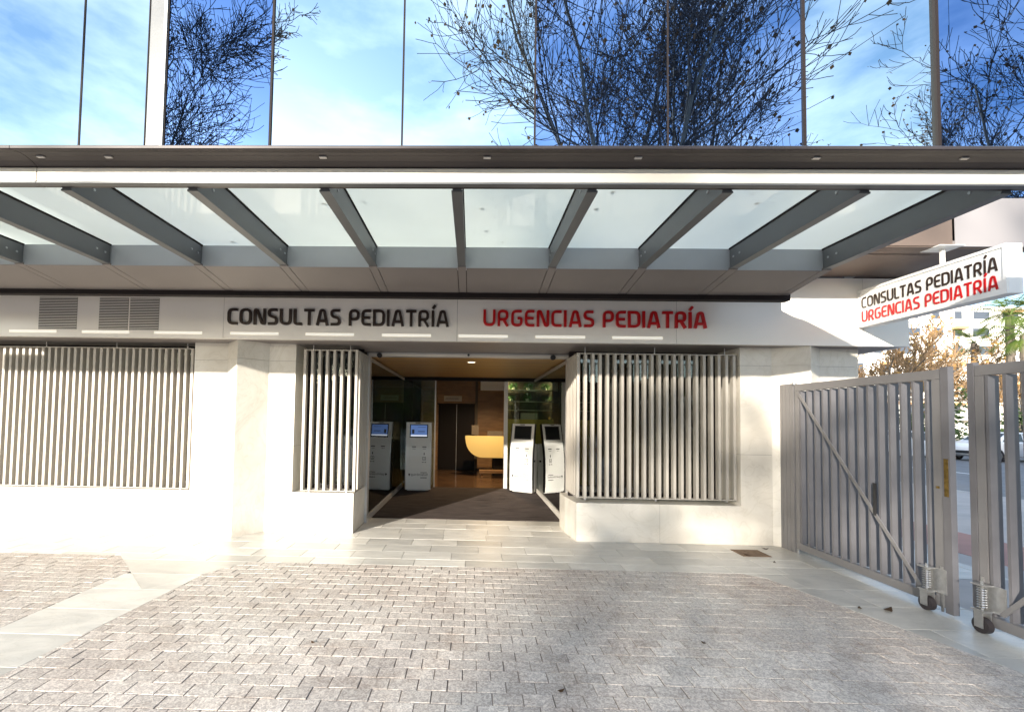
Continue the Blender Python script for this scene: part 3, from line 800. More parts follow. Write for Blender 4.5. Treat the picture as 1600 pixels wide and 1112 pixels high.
# ------------------------------------------------------------------ louvre screens
def screen(label, x0, x1, n, yf, z0, z1, returns=(), over=0.0):
    t = thing('louvre_screen', label, 'louvre screen', ((x0+x1)/2, yf, z0), 'beige louvre screens over the windows')
    cx = (x0+x1)/2; h = z1-z0; w = (x1-x0)/2; D = 0.080
    sm = MB().box(-0.0175,0.0175,0.004,D,0.012,h-0.012).mesh('slat'); sm.materials.append(M['fin'])
    for i in range(n):
        x = -w+0.02 + (2*w-0.04)*i/(n-1)
        link('slat', sm, None, t, (x,0,0))
    MB().box(-w,w,0.0,D+0.01,h-0.010,h).build('top_rail', 'fin', t)
    MB().box(-w,w,0.0,D+0.01,0.0,0.010).build('bottom_rail', 'fin', t)
    br = MB().box(-0.008,0.008,0.01,0.16,-0.03,-0.001).mesh('bracket'); br.materials.append(M['alu'])
    hg = MB().box(-0.005,0.005,0.05,0.06,0.001,2.60-z1-0.001).mesh('rod'); hg.materials.append(M['alu'])
    k = max(2, int((x1-x0)/0.95)+1)
    for i in range(k):
        x = -w + 0.12 + (2*w-0.24)*i/(k-1)
        link('bracket', br, None, t, (x,0,0)); link('rod', hg, None, t, (x,0.0,h))
    rs = MB().box(-D,0.0,-0.0195,0.0195,0.012,h-0.012).mesh('slat'); rs.materials.append(M['fin'])
    for sx_, side in returns:
        y = 0.17
        while y < 0.66:
            link('slat', rs, None, t, (sx_-cx + (0 if side > 0 else D), y, 0)); y += 0.097
        MB().box(-D if side > 0 else 0, 0 if side > 0 else D, D+0.012, 0.68, h-0.010, h).build('top_rail', 'fin', t, (sx_-cx,0,0))
        MB().box(-D if side > 0 else 0, 0 if side > 0 else D, D+0.012, 0.68, 0.0, 0.010).build('bottom_rail', 'fin', t, (sx_-cx,0,0))
    return t
screen('wide beige louvre screen over the window on the far left', -3.93-0.0945*46, -3.93, 47, YL+0.015, 0.56, 2.525)
screen('narrow beige louvre screen between marble pier and entrance', -2.365, -1.60, 8, YL+0.015, 0.565, 2.53, ((-1.60,1),))
screen('beige louvre screen over the window right of the entrance', 1.405, 3.515, 22, YR+0.015, 0.57, 2.505, ((1.405,-1),))

# ------------------------------------------------------------------ entrance
E_ = thing('glass_entrance', 'aluminium framed glass entrance lobby standing open', 'entrance', (0,6.85,0))
def eb(name, m, x0,x1,y0,y1,z0,z1, bevel=0.0): return box(name, m, E_, x0,x1,y0-6.85,y1-6.85,z0,z1, bevel=bevel)
eb('door_jamb', 'alu', -1.63,-1.575,6.83,6.93,0,2.54); eb('door_jamb', 'alu', 1.435,1.478,6.83,6.93,0,2.54)
eb('header', 'alu', -1.63,1.478,6.84,7.0,2.541,2.598, bevel=0.003)
hd = MB().box(-1.60,1.46,6.828-6.85,6.839-6.85,2.535,2.573); hd.build('header_cover', 'band', E_)
for x, r in ((-1.43,0.04),(1.22,0.04),(-0.065,0.018)):
    MB().tube((x,6.80-6.85,2.545 if r > .03 else 2.565),(x,6.8275-6.85,2.545 if r > .03 else 2.565), r, r, 16).build('motion_sensor', 'black', E_)
eb('side_glass', 'vest', -1.605,-1.595,6.93,10.40,0.09,2.47); eb('side_glass', 'vest', 1.452,1.462,6.93,10.40,0.09,2.47)
eb('bottom_rail', 'alu', -1.625,-1.575,6.93,10.40,0.0,0.088); eb('bottom_rail', 'band', 1.432,1.482,6.93,10.40,0.0,0.088)
eb('top_rail', 'alu', -1.62,-1.58,6.93,10.40,2.472,2.52); eb('top_rail', 'alu', 1.437,1.477,6.93,10.40,2.472,2.52)
eb('back_jamb', 'alu', -0.87,-0.84,10.40,10.46,0,2.47); eb('back_jamb', 'white', 0.745,0.83,10.40,10.46,0,2.47)
eb('back_post', 'darkdoor', 1.49,1.66,10.41,10.48,0,2.54)
eb('back_post', 'darkdoor', -1.66,-1.63,10.41,10.48,0,2.54)
eb('back_glass', 'vest', -1.62,-0.872,10.425,10.435,0.0,2.47); eb('back_glass', 'vest', 0.835,1.485,10.425,10.435,0.0,2.47)
eb('back_header', 'darkdoor', -1.62,1.485,10.40,10.48,2.472,2.56)
yy = 7.02; k = 0
while yy < 10.36:
    eb('ceiling_plank', 'plank', -1.62,1.48,yy,yy+0.098,2.55,2.58); yy += 0.115; k += 1
eb('ceiling_backing', 'dark', -1.62,1.48,7.01,10.40,2.583,2.60)
# floor mat
fmx = MB()
yy = 7.155
while yy < 10.36: fmx.box(-1.57,1.43,yy,yy+0.05,0.0,0.008); yy += 0.056
fmx.box(-1.57,1.43,7.152,10.36,-0.003,0.003)
tag(fmx.build('doormat', 'mat_'), 'dark ribbed entrance mat filling the glass lobby floor', 'doormat')
# call button on the jamb
bt = box('door_button', 'alu', None, -1.615,-1.585,6.80,6.83,1.28,1.46); tag(bt, 'small grey switch box on the left door jamb', 'switch box')

def text_mesh(body, size, name='print'):
    cu = bpy.data.curves.new(name, 'FONT'); cu.body = body; cu.size = size; cu.extrude = 0.0005; cu.resolution_u = 2
    o = bpy.data.objects.new(name, cu); COL.objects.link(o)
    dg = bpy.context.evaluated_depsgraph_get(); me = bpy.data.meshes.new_from_object(o.evaluated_get(dg))
    bpy.data.objects.remove(o); return me
def kiosk(loc, rz, label, lit):
    t = thing('check_in_kiosk', label, 'kiosk', loc, 'check-in kiosks in the entrance', rz)
    # side profile (depth y, height z); front is -y
    pf = [(0.0,0.03),(-0.012,0.25),(-0.014,0.5),(-0.004,0.75),(0.02,0.95),(0.06,1.15),(0.125,1.49)]
    front = MB(); back = [(y+0.05,z) for y,z in pf]
    poly = pf + back[::-1]
    front.extrude(poly, 'x', -0.265, 0.265); fo = front.build('front_panel', 'white', t, bevel=0.004)
    for s in (-1,1):
        e = MB(); e.extrude([(y-0.006,z) for y,z in pf] + [(y+0.058,z) for y,z in pf][::-1], 'x', s*0.266, s*0.281); e.build('side_trim', 'black' if not lit else 'alu', t)
    MB().extrude([(0.062,0.0),(0.37,0.0),(0.37,1.02),(0.30,1.06),(0.115,1.06),(0.075,0.9),(0.052,0.6),(0.052,0.2)], 'x', -0.235, 0.235).build('body', 'white', t, bevel=0.006)
    box('lock', 'black', t, 0.2355,0.238,0.17,0.24,0.66,0.70)
    # screen follows the slanted upper part
    tl = math.atan2(0.065, 0.34)
    sc = thing('x','x','x'); COL.objects.unlink(sc); bpy.data.objects.remove(sc)
    def onface(mb, name, m, z, dx=0.0):
        # place at height z on the front, tilted
        for (y0,z0),(y1,z1) in zip(pf,pf[1:]):
            if z0 <= z <= z1: break
        k = (z-z0)/(z1-z0); y = y0+(y1-y0)*k; a = math.atan2(y1-y0, z1-z0)
        o = mb.build(name, m, t, (dx, y, z)) if isinstance(mb, MB) else link(name, mb, m, t, (dx,y,z))
        o.rotation_euler = ((0 if isinstance(mb, MB) else PI/2) - a, 0, 0); return o
    bez = onface(MB().box(-0.20,0.20,-0.004,0.004,-0.15,0.15), 'screen', 'black', 1.30)
    MB().box(-0.178,0.178,-0.0055,-0.0041,-0.12,0.128).build('display', 'screen_blue' if lit else 'screen_off', bez)
    if lit:
        MB().box(-0.178,0.178,-0.007,-0.0056,-0.12,-0.092).build('display_strip', 'screen_white', bez)
        MB().box(-0.02,0.13,-0.007,-0.0056,-0.02,-0.005).box(-0.03,0.15,-0.007,-0.0056,0.08,0.088).box(-0.15,-0.10,-0.007,-0.0056,-0.06,0.03).build('display_text', 'black', bez)
    for x in (-0.10,0.125):
        onface(MB().box(-0.045,0.045,-0.004,0.0,-0.009,0.009).box(-0.035,0.035,-0.003,0.0,-0.045,-0.038), 'ticket_slot', 'black', 0.955, x)
    onface(MB().box(-0.009,0.009,-0.003,0,-0.02,0.03), 'card_icon', 'black', 0.80, 0.125)
    ic = MB(); ic.box(-0.034,0.034,-0.003,0,0.028,0.036).box(-0.034,0.034,-0.003,0,-0.036,-0.028).box(-0.036,-0.028,-0.0028,0,-0.036,0.036).box(0.028,0.036,-0.0028,0,-0.036,0.036).box(-0.006,0.006,-0.0028,0,-0.018,0.014)
    onface(ic, 'card_reader', 'black', 0.705, 0.125)
    onface(MB().box(-0.045,-0.008,-0.003,0,-0.007,0.007).box(0.012,0.045,-0.003,0,-0.007,0.007), 'card_text', 'black', 0.625, 0.125)
    lg = text_mesh('quirónsalud', 0.078, 'logo_text'); o = onface(lg, 'logo_text', 'letter_black', 0.335, -0.16)
    hm = MB(); hm.tube((-0.190,-0.002,0.36),(-0.190,0.0,0.36),0.020,0.020,12).box(-0.196,-0.184,-0.0025,0,0.325,0.345)
    hm.build('logo_mark', 'letter_black', t, (0,-0.0145,0))
    onface(MB().box(-0.07,0.07,-0.002,0,-0.006,0.006), 'logo_line', 'letter_black', 0.40, 0.12)
    onface(MB().box(-0.07,0.07,-0.002,0,-0.007,0.007), 'logo_line', 'letter_black', 0.29, 0.12)
    onface(MB().box(-0.06,0.05,-0.002,0,-0.008,0.008), 'top_print', 'black', 1.472, -0.02)
    return t
kiosk((-1.153,9.78,0.008), math.radians(5), 'white check-in kiosk with lit blue screen at the left of the lobby', True)
kiosk((1.085,9.84,0.008), math.radians(-30), 'sunlit white check-in kiosk with dark screen by the right glass', False)
# cables behind the right kiosk
cm = MB(); prev = None
for cx_, amp in ((1.50,0.10),(1.53,0.075)):
    prev = None
    for i in range(15):
        a = i/14; p = (cx_-0.05+amp*math.sin(PI*a)*0.9, 10.02-0.05*a, 0.02+0.46*a)
        if prev: cm.tube(prev, p, 0.007, 0.007, 5)
        prev = p
tag(cm.build('power_cable', 'white'), 'looped pale cables hanging beside the sunlit kiosk', 'cable')

# lobby furniture
d = thing('reception_desk', 'yellow reception desk with rounded corner inside the clinic', 'desk', (0.6,12.5,0))
pl = [(-0.775,1.12),(0.9,1.12),(0.9,0.52),(-0.28,0.52)]
for i in range(1,8):
    a = PI/2*i/8; pl.append((-0.28-0.48*math.sin(a), 0.52+0.48*(1-math.cos(a))*1.0))
pl.append((-0.775,1.05))
MB().extrude(pl, 'y', 0.0, 0.06).build('front_panel', 'yellow', d)
MB().box(-0.6,0.9,0.062,0.7,1.04,1.08).build('desk_top', 'white', d)
MB().box(0.0,0.9,0.10,0.65,0.0,0.50).build('pedestal', 'darkdoor', d)
bn = thing('wooden_step', 'low orange wood bench below the yellow desk', 'bench', (0.62,12.2,0))
MB().box(-0.40,0.6,0,0.25,0.13,0.20).build('seat', 'wood', bn); MB().box(-0.36,-0.30,0.02,0.22,0,0.13).build('leg', 'wood', bn)
MB().box(0.5,0.56,0.02,0.22,0,0.13).build('leg', 'wood', bn)
mo = thing('desk_monitor', 'pale monitor seen from behind on the yellow desk', 'monitor', (0.10,12.72,1.081))
MB().box(-0.10,0.10,0,0.04,0.06,0.33).build('monitor_case', 'inner', mo); MB().box(-0.02,0.02,0.02,0.06,0,0.2).build('stand', 'inner', mo)
tag(MB().box(0.45,0.88,12.8,12.95,1.081,1.25).build('paper_tray', 'inner'), 'low beige tray on the yellow desk right of the monitor', 'tray')
dd = thing('elevator_door', 'dark double door below the lobby plaque', 'door', (-0.48,13.97,0))
MB().box(-0.56,0.0,0,0.03,0,2.03).build('door_leaf', 'darkdoor', dd); MB().box(0.012,0.57,0,0.03,0,2.03).build('door_leaf', 'darkdoor', dd)
MB().box(0.001,0.011,-0.004,0.02,0,2.03).build('centre_strip', 'alu', dd); MB().box(-0.60,0.61,-0.006,0.02,2.032,2.06).build('door_head', 'dark', dd)
sp = thing('lobby_plaque', 'small beige plaque with dark lettering above the dark door', 'plaque', (-0.60,13.96,2.21))
MB().box(-0.28,0.28,0,0.02,-0.085,0.085).build('plate', 'fin', sp)
lm = text_mesh('ASCENSORES', 0.07, 'plaque_text'); o = link('plaque_text', lm, 'letter_black', sp, (-0.23,-0.004,-0.025)); o.rotation_euler = (PI/2,0,0)
# wall panel over the desk, and a strip added for lit wall
tag(MB().box(0.26,1.0,13.9,13.98,2.48,2.80).build('wall_panel', 'white'), 'cream wall panel high behind the reception desk', 'wall panel')
tag(MB().box(0.10,0.18,13.9,13.98,0.0,2.78).build('wall_post', 'inner'), 'slim pale post standing beside the cream wall panel', 'post')
# shelves behind the right glass
sh = thing('display_shelf', 'shelf unit with yellow base behind the right kiosk', 'shelf', (1.7,11.3,0))
MB().box(-0.85,1.4,0.30,0.33,0,2.6).build('back_panel', 'inner', sh); MB().box(-0.85,1.4,0,0.3,0,1.60).build('cabinet', 'yellowcab', sh)
for z in (1.82,2.04,2.32): MB().box(-0.85,1.4,0,0.29,z,z+0.018).build('shelf_board', 'fin', sh)
tag(box('carton_box', 'fin', None, 1.24,1.62,11.31,11.5,1.60,1.76), 'cream carton standing on the yellow cabinet', 'box')
def plant(loc, h, label, n=60, w=0.12):
    mb = MB()
    for i in range(n):
        a = random.uniform(0,2*PI); r = random.uniform(0.02,w); z = random.uniform(0.03,h); s = 0.035
        p = Vector((r*math.cos(a), r*math.sin(a), z)); u = Vector((random.uniform(-1,1),random.uniform(-1,1),random.uniform(-1,1))).normalized(); v = u.orthogonal()
        mb.quad(p-u*s, p-v*s*0.4, p+u*s, p+v*s*0.4)
    t = thing('potted_plant', label, 'plant', loc)
    mb.build('leaves', 'plantg', t, fix=False); MB().tube((0,0,0),(0,0,0.06),0.04,0.05,10).build('pot', 'white', t)
for x, z, h, lb in ((1.05,2.34,0.16,'small green plant on the top shelf near the white frame'),(1.42,2.34,0.17,'small green plant in the middle of the top shelf'),
                    (1.85,2.34,0.16,'small green plant on the top shelf seen through the side glass'),(1.40,2.06,0.20,'dark green plant on the shelf board below the top one'),(1.0,2.06,0.12,'low green plant at the left end of the second shelf')):
    plant((x,11.42,z), h, lb)

# lit downlights: first one real, other three added unseen to brighten the interior
def downlight(x, y, z, label, power, tocol=(1.0,0.72,0.42)):
    t = thing('ceiling_downlight', label, 'downlight', (x,y,z), 'round lamps in the clinic ceiling')
    MB().tube((0,0,-0.012),(0,0,0.0),0.075,0.085,20).build('rim', 'white', t)
    MB().tube((0,0,-0.014),(0,0,-0.0125),0.062,0.062,20).build('diffuser', 'lampw', t)
    ld = bpy.data.lights.new('lamp_light','SPOT'); ld.energy = power; ld.color = tocol; ld.spot_size = math.radians(150); ld.shadow_soft_size = 0.06; ld.spot_blend = 0.6
    lo = bpy.data.objects.new('lamp_light', ld); COL.objects.link(lo); lo.parent = t; lo.location = (0,0,-0.03)
downlight(-0.02,7.55,2.559,'lit round lamp in the wooden lobby ceiling', 8)
downlight(0.5,11.5,2.85,'lit round lamp above the reception desk', 190)
downlight(1.6,10.95,2.85,'lit round lamp above the shelf unit', 6, (1.0,0.95,0.7))
downlight(-0.9,12.9,2.85,'lit round lamp in front of the dark door', 4)

# ------------------------------------------------------------------ gate
GX = 4.07
def caster(parent, y):
    c = MB(); c.tube((-0.10,y,0.062),(-0.055,y,0.062),0.060,0.060,20)
    w = c.build('caster_wheel', 'rubber', parent)
    MB().tube((-0.104,y,0.062),(-0.050,y,0.062),0.018,0.018,10).build('hub', 'zinc', w)
    f = MB().box(-0.112,-0.105,y-0.03,y+0.03,0.045,0.16).box(-0.050,-0.043,y-0.03,y+0.03,0.045,0.16).box(-0.112,-0.043,y-0.035,y+0.035,0.16,0.168)
    f.build('caster_fork', 'zinc', parent)
    sp_ = MB(); N = 9
    for i in range(N*10):
        a0 = 2*PI*i/10; a1 = 2*PI*(i+1)/10; z0 = 0.19+0.17*i/(N*10); z1 = 0.19+0.17*(i+1)/(N*10)
        sp_.tube((-0.078+0.025*math.cos(a0), y+0.025*math.sin(a0), z0),(-0.078+0.025*math.cos(a1), y+0.025*math.sin(a1), z1),0.0055,0.0055,5,False)
    sp_.build('spring', 'zinc', parent)
    MB().box(-0.112,-0.026,y-0.04,y+0.05,0.170,0.182).box(-0.112,-0.026,y-0.04,y+0.05,0.366,0.376).box(-0.034,-0.026,y-0.12,y+0.05,0.17,0.376).tube((-0.078,y,0.168),(-0.078,y,0.40),0.009,0.009,8).build('spring_bracket', 'zinc', parent)
def leaf(y_far, y_near, label, brace_near=True, post_near=True):
    t = thing('gate_leaf', label, 'gate', (GX, (y_far+y_near)/2, 0), 'leaves of the grey slatted gate')
    c = (y_far+y_near)/2; a = y_near-c; b = y_far-c
    MB().box(-0.025,0.025,a,b,2.005,2.09).build('top_rail', 'gate', t, bevel=0.002)
    MB().box(-0.025,0.025,a,b,0.055,0.135).build('bottom_rail', 'gate', t, bevel=0.002)
    MB().box(-0.025,0.025,b-0.06,b,0.136,2.004).build('stile', 'gate', t)
    MB().box(-0.025,0.025,a,a+0.075,0.136,2.004).build('stile', 'gate', t)
    n = int(round((b-a-0.16)/0.117)); sm = MB().box(-0.022,0.064,-0.011,0.011,0.137,2.003).mesh('slat'); sm.materials.append(M['gated'])
    for i in range(n):
        link('slat', sm, None, t, (0.0, a+0.13+(b-a-0.21)*i/(n-1), 0))
    return t, a, b
g1, a, b = leaf(5.71, 3.965, 'grey slatted gate leaf with a diagonal brace beside the marble wall')
br = MB(); p0 = Vector((-0.030,b-0.05,1.99)); p1 = Vector((-0.030,a+0.20,0.17)); dv = (p1-p0).normalized(); up = Vector((0,-dv.z,dv.y))*0.017
br.v += [tuple(q) for q in (p0-up+Vector((-.006,0,0)),p0+up+Vector((-.006,0,0)),p1+up+Vector((-.006,0,0)),p1-up+Vector((-.006,0,0)),p0-up+Vector((.004,0,0)),p0+up+Vector((.004,0,0)),p1+up+Vector((.004,0,0)),p1-up+Vector((.004,0,0)))]
br.f += [(0,1,2,3),(4,7,6,5),(0,4,5,1),(3,2,6,7),(0,3,7,4),(1,5,6,2)]
br.build('diagonal_brace', 'gate', g1)
caster(g1, a+0.10)
MB().box(-0.032,-0.026,a+0.01,a+0.03,0.02,0.40).build('drop_plate', 'zinc', g1)
hp = MB().box(-0.04,-0.026,-0.245,-0.215,0.70,1.02); hp.build('pull_handle', 'black', g1)
MB().box(-0.030,-0.0255,a+0.025,a+0.05,1.06,1.08).build('keyhole', 'brass', g1)
# closing post of leaf 1 with brass lock plate
MB().box(-0.03,0.02,a-0.068,a-0.004,0.02,2.105).build('end_post', 'gated', g1)
MB().box(-0.033,-0.0305,a-0.055,a-0.02,1.0,1.32).build('lock_plate', 'brass', g1)
g2, a, b = leaf(3.70, 1.95, 'nearer grey slatted gate leaf cut off by the picture edge')
MB().box(-0.03,0.02,b+0.004,b+0.05,0.02,2.115).build('end_post', 'gated', g2)
caster(g2, b-0.06)
MB().box(-0.032,-0.026,b-0.03,b-0.01,0.02,0.42).build('drop_plate', 'zinc', g2)
br = MB(); p0 = Vector((-0.030,b-0.15,0.17)); p1 = Vector((-0.030,a+0.1,1.99)); dv = (p1-p0).normalized(); up = Vector((0,-dv.z,dv.y))*0.017
br.v += [tuple(q) for q in (p0-up+Vector((-.006,0,0)),p0+up+Vector((-.006,0,0)),p1+up+Vector((-.006,0,0)),p1-up+Vector((-.006,0,0)),p0-up+Vector((.004,0,0)),p0+up+Vector((.004,0,0)),p1+up+Vector((.004,0,0)),p1-up+Vector((.004,0,0)))]
br.f += [(0,1,2,3),(4,7,6,5),(0,4,5,1),(3,2,6,7),(0,3,7,4),(1,5,6,2)]
br.build('diagonal_brace', 'gate', g2)
fp = thing('gate_post_panel', 'narrow ribbed grey panel between marble wall and gate hinge', 'panel', (GX,5.87,0))
for i in range(4): MB().box(-0.025,0.03,-0.125+i*0.066,-0.125+i*0.066+0.060,0,2.10).build('slat', 'gate', fp)
MB().box(-0.02,0.02,-0.14,0.14,2.101,2.106).build('cap', 'gate', fp)
MB().tube((-0.03,-0.15,2.09),(-0.03,-0.15,2.125),0.02,0.02,10).tube((0,-0.15,0.0),(0,-0.15,2.09),0.016,0.016,8).build('hinge', 'zinc', fp)

# fallen leaves
lv = [(3.35,5.55,0.05),(3.50,5.30,0.03),(3.62,4.02,0.06),(3.40,4.05,0.03),(0.55,2.72,0.025),(-1.1,3.2,0.02),(3.75,5.85,0.04),(1.7,3.35,0.02)]
leaf_places = ['by the drain cover','on the slab in front of the drain cover','near the gate caster wheel','on the joint left of the gate caster','on the nearest pavers','among the pavers left of the middle','at the foot of the ribbed gate panel','on the pavers right of the middle']
for (x,y,s), w in zip(lv, leaf_places):
    mb = MB(); a = random.uniform(0,PI)
    pts = [(-1,0),(-0.4,0.45),(0.3,0.4),(1,0),(0.3,-0.35),(-0.4,-0.5)]
    mb.v = [(px*s*math.cos(a)-py*s*math.sin(a), px*s*math.sin(a)+py*s*math.cos(a), 0.006+0.35*s*px*px) for px,py in pts] + [(px*s*math.cos(a)-py*s*math.sin(a), px*s*math.sin(a)+py*s*math.cos(a), 0.004+0.35*s*px*px) for px,py in pts]
    n = 6; mb.f = [tuple(range(6)), tuple(range(11,5,-1))] + [(i,6+i,6+(i+1)%6,(i+1)%6) for i in range(6)]
    tag(mb.build('fallen_leaf', 'deadleaf', None, (x,y,0)), 'curled brown dead leaf lying '+w, 'leaf')

# ------------------------------------------------------------------ trees
def grow(seed, height, bole=0.34, limbs=6, tilt=(0.35,0.85), twig=0.011, trunk_r=0.24, maxseg=24000, leaf_n=1500, leafsize=0.055, levels=5, ratio=(0.60,0.42,0.50,0.52,0.60), per=2, taper=0.82):
    """a trunk that divides into limbs, which branch breadth first until maxseg pieces are grown"""
    rnd = random.Random(seed)
    big = MB(); fine = MB(); lf = MB(); tips = []; cnt = 0
    from collections import deque
    q_ = deque([(Vector((0,0,0)), Vector((rnd.gauss(0,.03),rnd.gauss(0,.03),1)).normalized(), height*bole, trunk_r, 0)])
    while q_ and cnt < maxseg:
        p, d, L, r, lev = q_.popleft()
        nseg = (4,7,5,4,3,2)[lev]; step = L/nseg; q = p.copy(); dd = d.copy(); rr = r
        for i in range(nseg):
            wob = (0.03,0.09,0.12,0.13,0.14,0.15)[lev]
            dd = (dd + Vector((rnd.gauss(0,wob), rnd.gauss(0,wob), rnd.gauss(0,wob)*0.7 + (0,0.05,0.10,0.10,0.12,0.1)[lev]))).normalized()
            q2 = q + dd*step; r2 = max(twig, rr*(0.93 if lev == 0 else taper))
            (big if lev < 2 else fine).tube(q, q2, rr, r2, (10,7,5,4,3,3)[lev], False); cnt += 1
            if lev == 0 and i == nseg-1:
                a0 = rnd.uniform(0,2*PI)
                for k in range(limbs):
                    a = a0+2*PI*k/limbs+rnd.uniform(-.3,.3); t = rnd.uniform(*tilt) if k else 0.10
                    nd = Vector((math.cos(a)*math.sin(t), math.sin(a)*math.sin(t), math.cos(t)))
                    q_.append((q2.copy(), nd, height*ratio[0]*rnd.uniform(0.8,1.1), r2*rnd.uniform(0.42,0.62), 1))
            elif 0 < lev < levels and (i > 0 or lev > 1):
                for _ in range(per):
                    if rnd.random() > 0.84: continue
                    ax = dd.orthogonal().normalized(); ax.rotate(Matrix.Rotation(rnd.uniform(0,2*PI),3,dd))
                    ang = rnd.uniform(0.45,1.0); nd = (dd*math.cos(ang)+ax*math.sin(ang)).normalized()
                    ll = ratio[lev]*L*rnd.uniform(0.7,1.25)*(1.12-0.45*i/nseg)
                    q_.append((q2.copy(), nd, ll, max(twig, r2*(0,0.50,0.52,0.55,0.7)[lev]), lev+1))
            q = q2; rr = r2
        if lev >= 3: tips.append(q.copy())
    rnd.shuffle(tips)
    for p in tips[:leaf_n]:
        s = leafsize*rnd.uniform(0.6,1.3); u = Vector((rnd.gauss(0,1),rnd.gauss(0,1),rnd.gauss(0,1))).normalized(); v = u.orthogonal()*0.8
        c = p + Vector((rnd.gauss(0,.06),rnd.gauss(0,.06),-0.04))
        lf.quad(c-u*s, c-v*s, c+u*s, c+v*s)
    return big.mesh('trunk', False), fine.mesh('crown', False), lf.mesh('leaves', False)
def place_tree(name, meshes, loc, label, group, rz=0, sc=1.0, mats=('bark','twig','deadleaf')):
    t = thing(name, label, 'tree', loc, group, rz); t.scale = (sc,sc,sc)
    for nm, me, m in zip(('trunk','crown','leaves'), meshes, mats):
        if len(me.materials) == 0: me.materials.append(M[m])
        if len(me.vertices): link(nm, me, None, t)
    return t
T1 = grow(11, 17, tilt=(0.28,0.68), twig=0.0095, leaf_n=1500, leafsize=0.055, trunk_r=0.28, maxseg=13000)
T2 = grow(23, 17, tilt=(0.28,0.68), twig=0.0095, leaf_n=1400, leafsize=0.055, trunk_r=0.26, limbs=6, maxseg=10000)
T3 = grow(31, 17, twig=0.0095, leaf_n=1500, leafsize=0.055, trunk_r=0.26, bole=0.30, limbs=8, tilt=(0.3,0.8), maxseg=24000)
T4 = grow(47, 13, twig=0.016, maxseg=12000, leaf_n=7000, leafsize=0.15, trunk_r=0.28, bole=0.3, limbs=8, tilt=(0.4,1.0))

PG = 'bare plane trees mirrored in the upper glass'
place_tree('plane_tree', T1, (5.9,-6.4,-0.16), 'bare plane tree mirrored in the middle of the upper glass', PG, 0.3, 1.12)
place_tree('plane_tree', T2, (9.3,-10.2,-0.16), 'bare plane tree mirrored in the second blue pane from the bright one', PG, 1.9, 1.1)
place_tree('plane_tree', T3, (-15.0,-6.4,-0.16), 'bare plane tree mirrored in the narrow dark blue pane at left', PG, 4.1, 1.15)
place_tree('plane_tree', T1, (22.0,-7.2,-0.16), 'bare plane tree mirrored in the dark pane at the right end', PG, 2.6, 1.0)
for i, x in enumerate((-14.2,-9.6,-5.0)):
    place_tree('plane_tree', T4, (x,-34.0-i,-0.16), 'leafy low plane tree far behind the viewer, '+('left of the three','middle of the three','right of the three')[i], 'plane trees far behind the viewer', 2.6+i*1.7, (1.05,1.35,1.35)[i])

# beyond the gate
S1 = grow(5, 9, twig=0.030, maxseg=2600, leaf_n=1500, leafsize=0.12, trunk_r=0.22, levels=4, tilt=(0.4,1.0))
S2 = grow(8, 9, twig=0.030, maxseg=2600, leaf_n=1500, leafsize=0.12, trunk_r=0.20, levels=4, tilt=(0.4,1.0))
SG = 'autumn street trees beyond the gate'
M['orangebark'] = mat('sunlit orange brown twigs', (0.33,0.21,0.11), 0.85, 0, 0.4, 2.0)  # own colour of the street tree twigs
MG = ('bark','orangebark','gold')
for i, (x,y,sc,me,lb) in enumerate([(31.5,35,1.0,S1,'golden bare street tree just right of the marble wall corner'),
        (37.5,38,1.0,S2,'golden bare street tree under the projecting sign'),
        (47.5,43,0.85,S1,'rusty leaved street tree in front of the white flats'),
        (52,44,0.95,S2,'golden street tree behind the palms'),
        (27,42,0.9,S2,'thin bare street tree seen between the gate slats')]):
    S = [m_.copy() for m_ in me] if i == 0 or i == 1 else None
    place_tree('street_tree', me, (x,y,-0.16), lb, SG, i*1.3, sc, MG)
def palm_meshes(seed, h):
    rnd = random.Random(seed); tr = MB(); k = 10
    for i in range(k):
        z0 = h*i/k; z1 = h*(i+1)/k; tr.tube((0,0,z0),(0,0,z1),0.24-0.05*i/k+0.02,0.21-0.05*i/k,10,False)
    fr = MB()
    for i in range(26):
        a = rnd.uniform(0,2*PI); el = rnd.uniform(-0.6,1.2); L = rnd.uniform(1.5,2.1)
        p = Vector((0,0,h)); d = Vector((math.cos(a)*math.cos(el), math.sin(a)*math.cos(el), math.sin(el)))
        side = Vector((-math.sin(a), math.cos(a), 0))
        n = 8
        for s in range(n):
            p2 = p + d*(L/n); d = (d + Vector((0,0,-0.13))).normalized()
            fr.tube(p, p2, 0.018, 0.014, 3, False)
            if s > 2:
                for sg_ in (-1,1):
                    for q in range(2):
                        b0 = p.lerp(p2, q/2); w = 0.42*math.sin(PI*(s+q/2)/n)+0.12
                        tip = b0 + side*sg_*w + d*0.35 + Vector((0,0,-0.12))
                        fr.quad(b0, b0+d*0.08, tip)
            p = p2
    return tr.mesh('trunk', False), fr.mesh('crown', False)
P1 = palm_meshes(3, 8.0); P2 = palm_meshes(4, 8.0)
for me in (P1,P2): me[0].materials.append(M['bark']); me[1].materials.append(M['frond'])
for i, (x,y,sc,me,lb) in enumerate([(41.6,35.5,1.30,P1,'tall green fan palm, left of the pair under the sign end'),(42.7,35.0,1.33,P2,'tall green fan palm, right of the pair by the picture edge'),
        (39.6,33,1.05,P2,'shorter fan palm in front of the tall pair'),(41.6,38,1.08,P1,'yellowish palm above the gap between gate leaves'),(33.5,33,0.5,P2,'low palm seen in the gap between the gate leaves')]):
    t = thing('fan_palm', lb, 'palm tree', (x,y,-0.16), 'fan palms across the road', i*1.1); t.scale = (sc,sc,sc)
    link('trunk', me[0], None, t); link('crown', me[1], None, t)
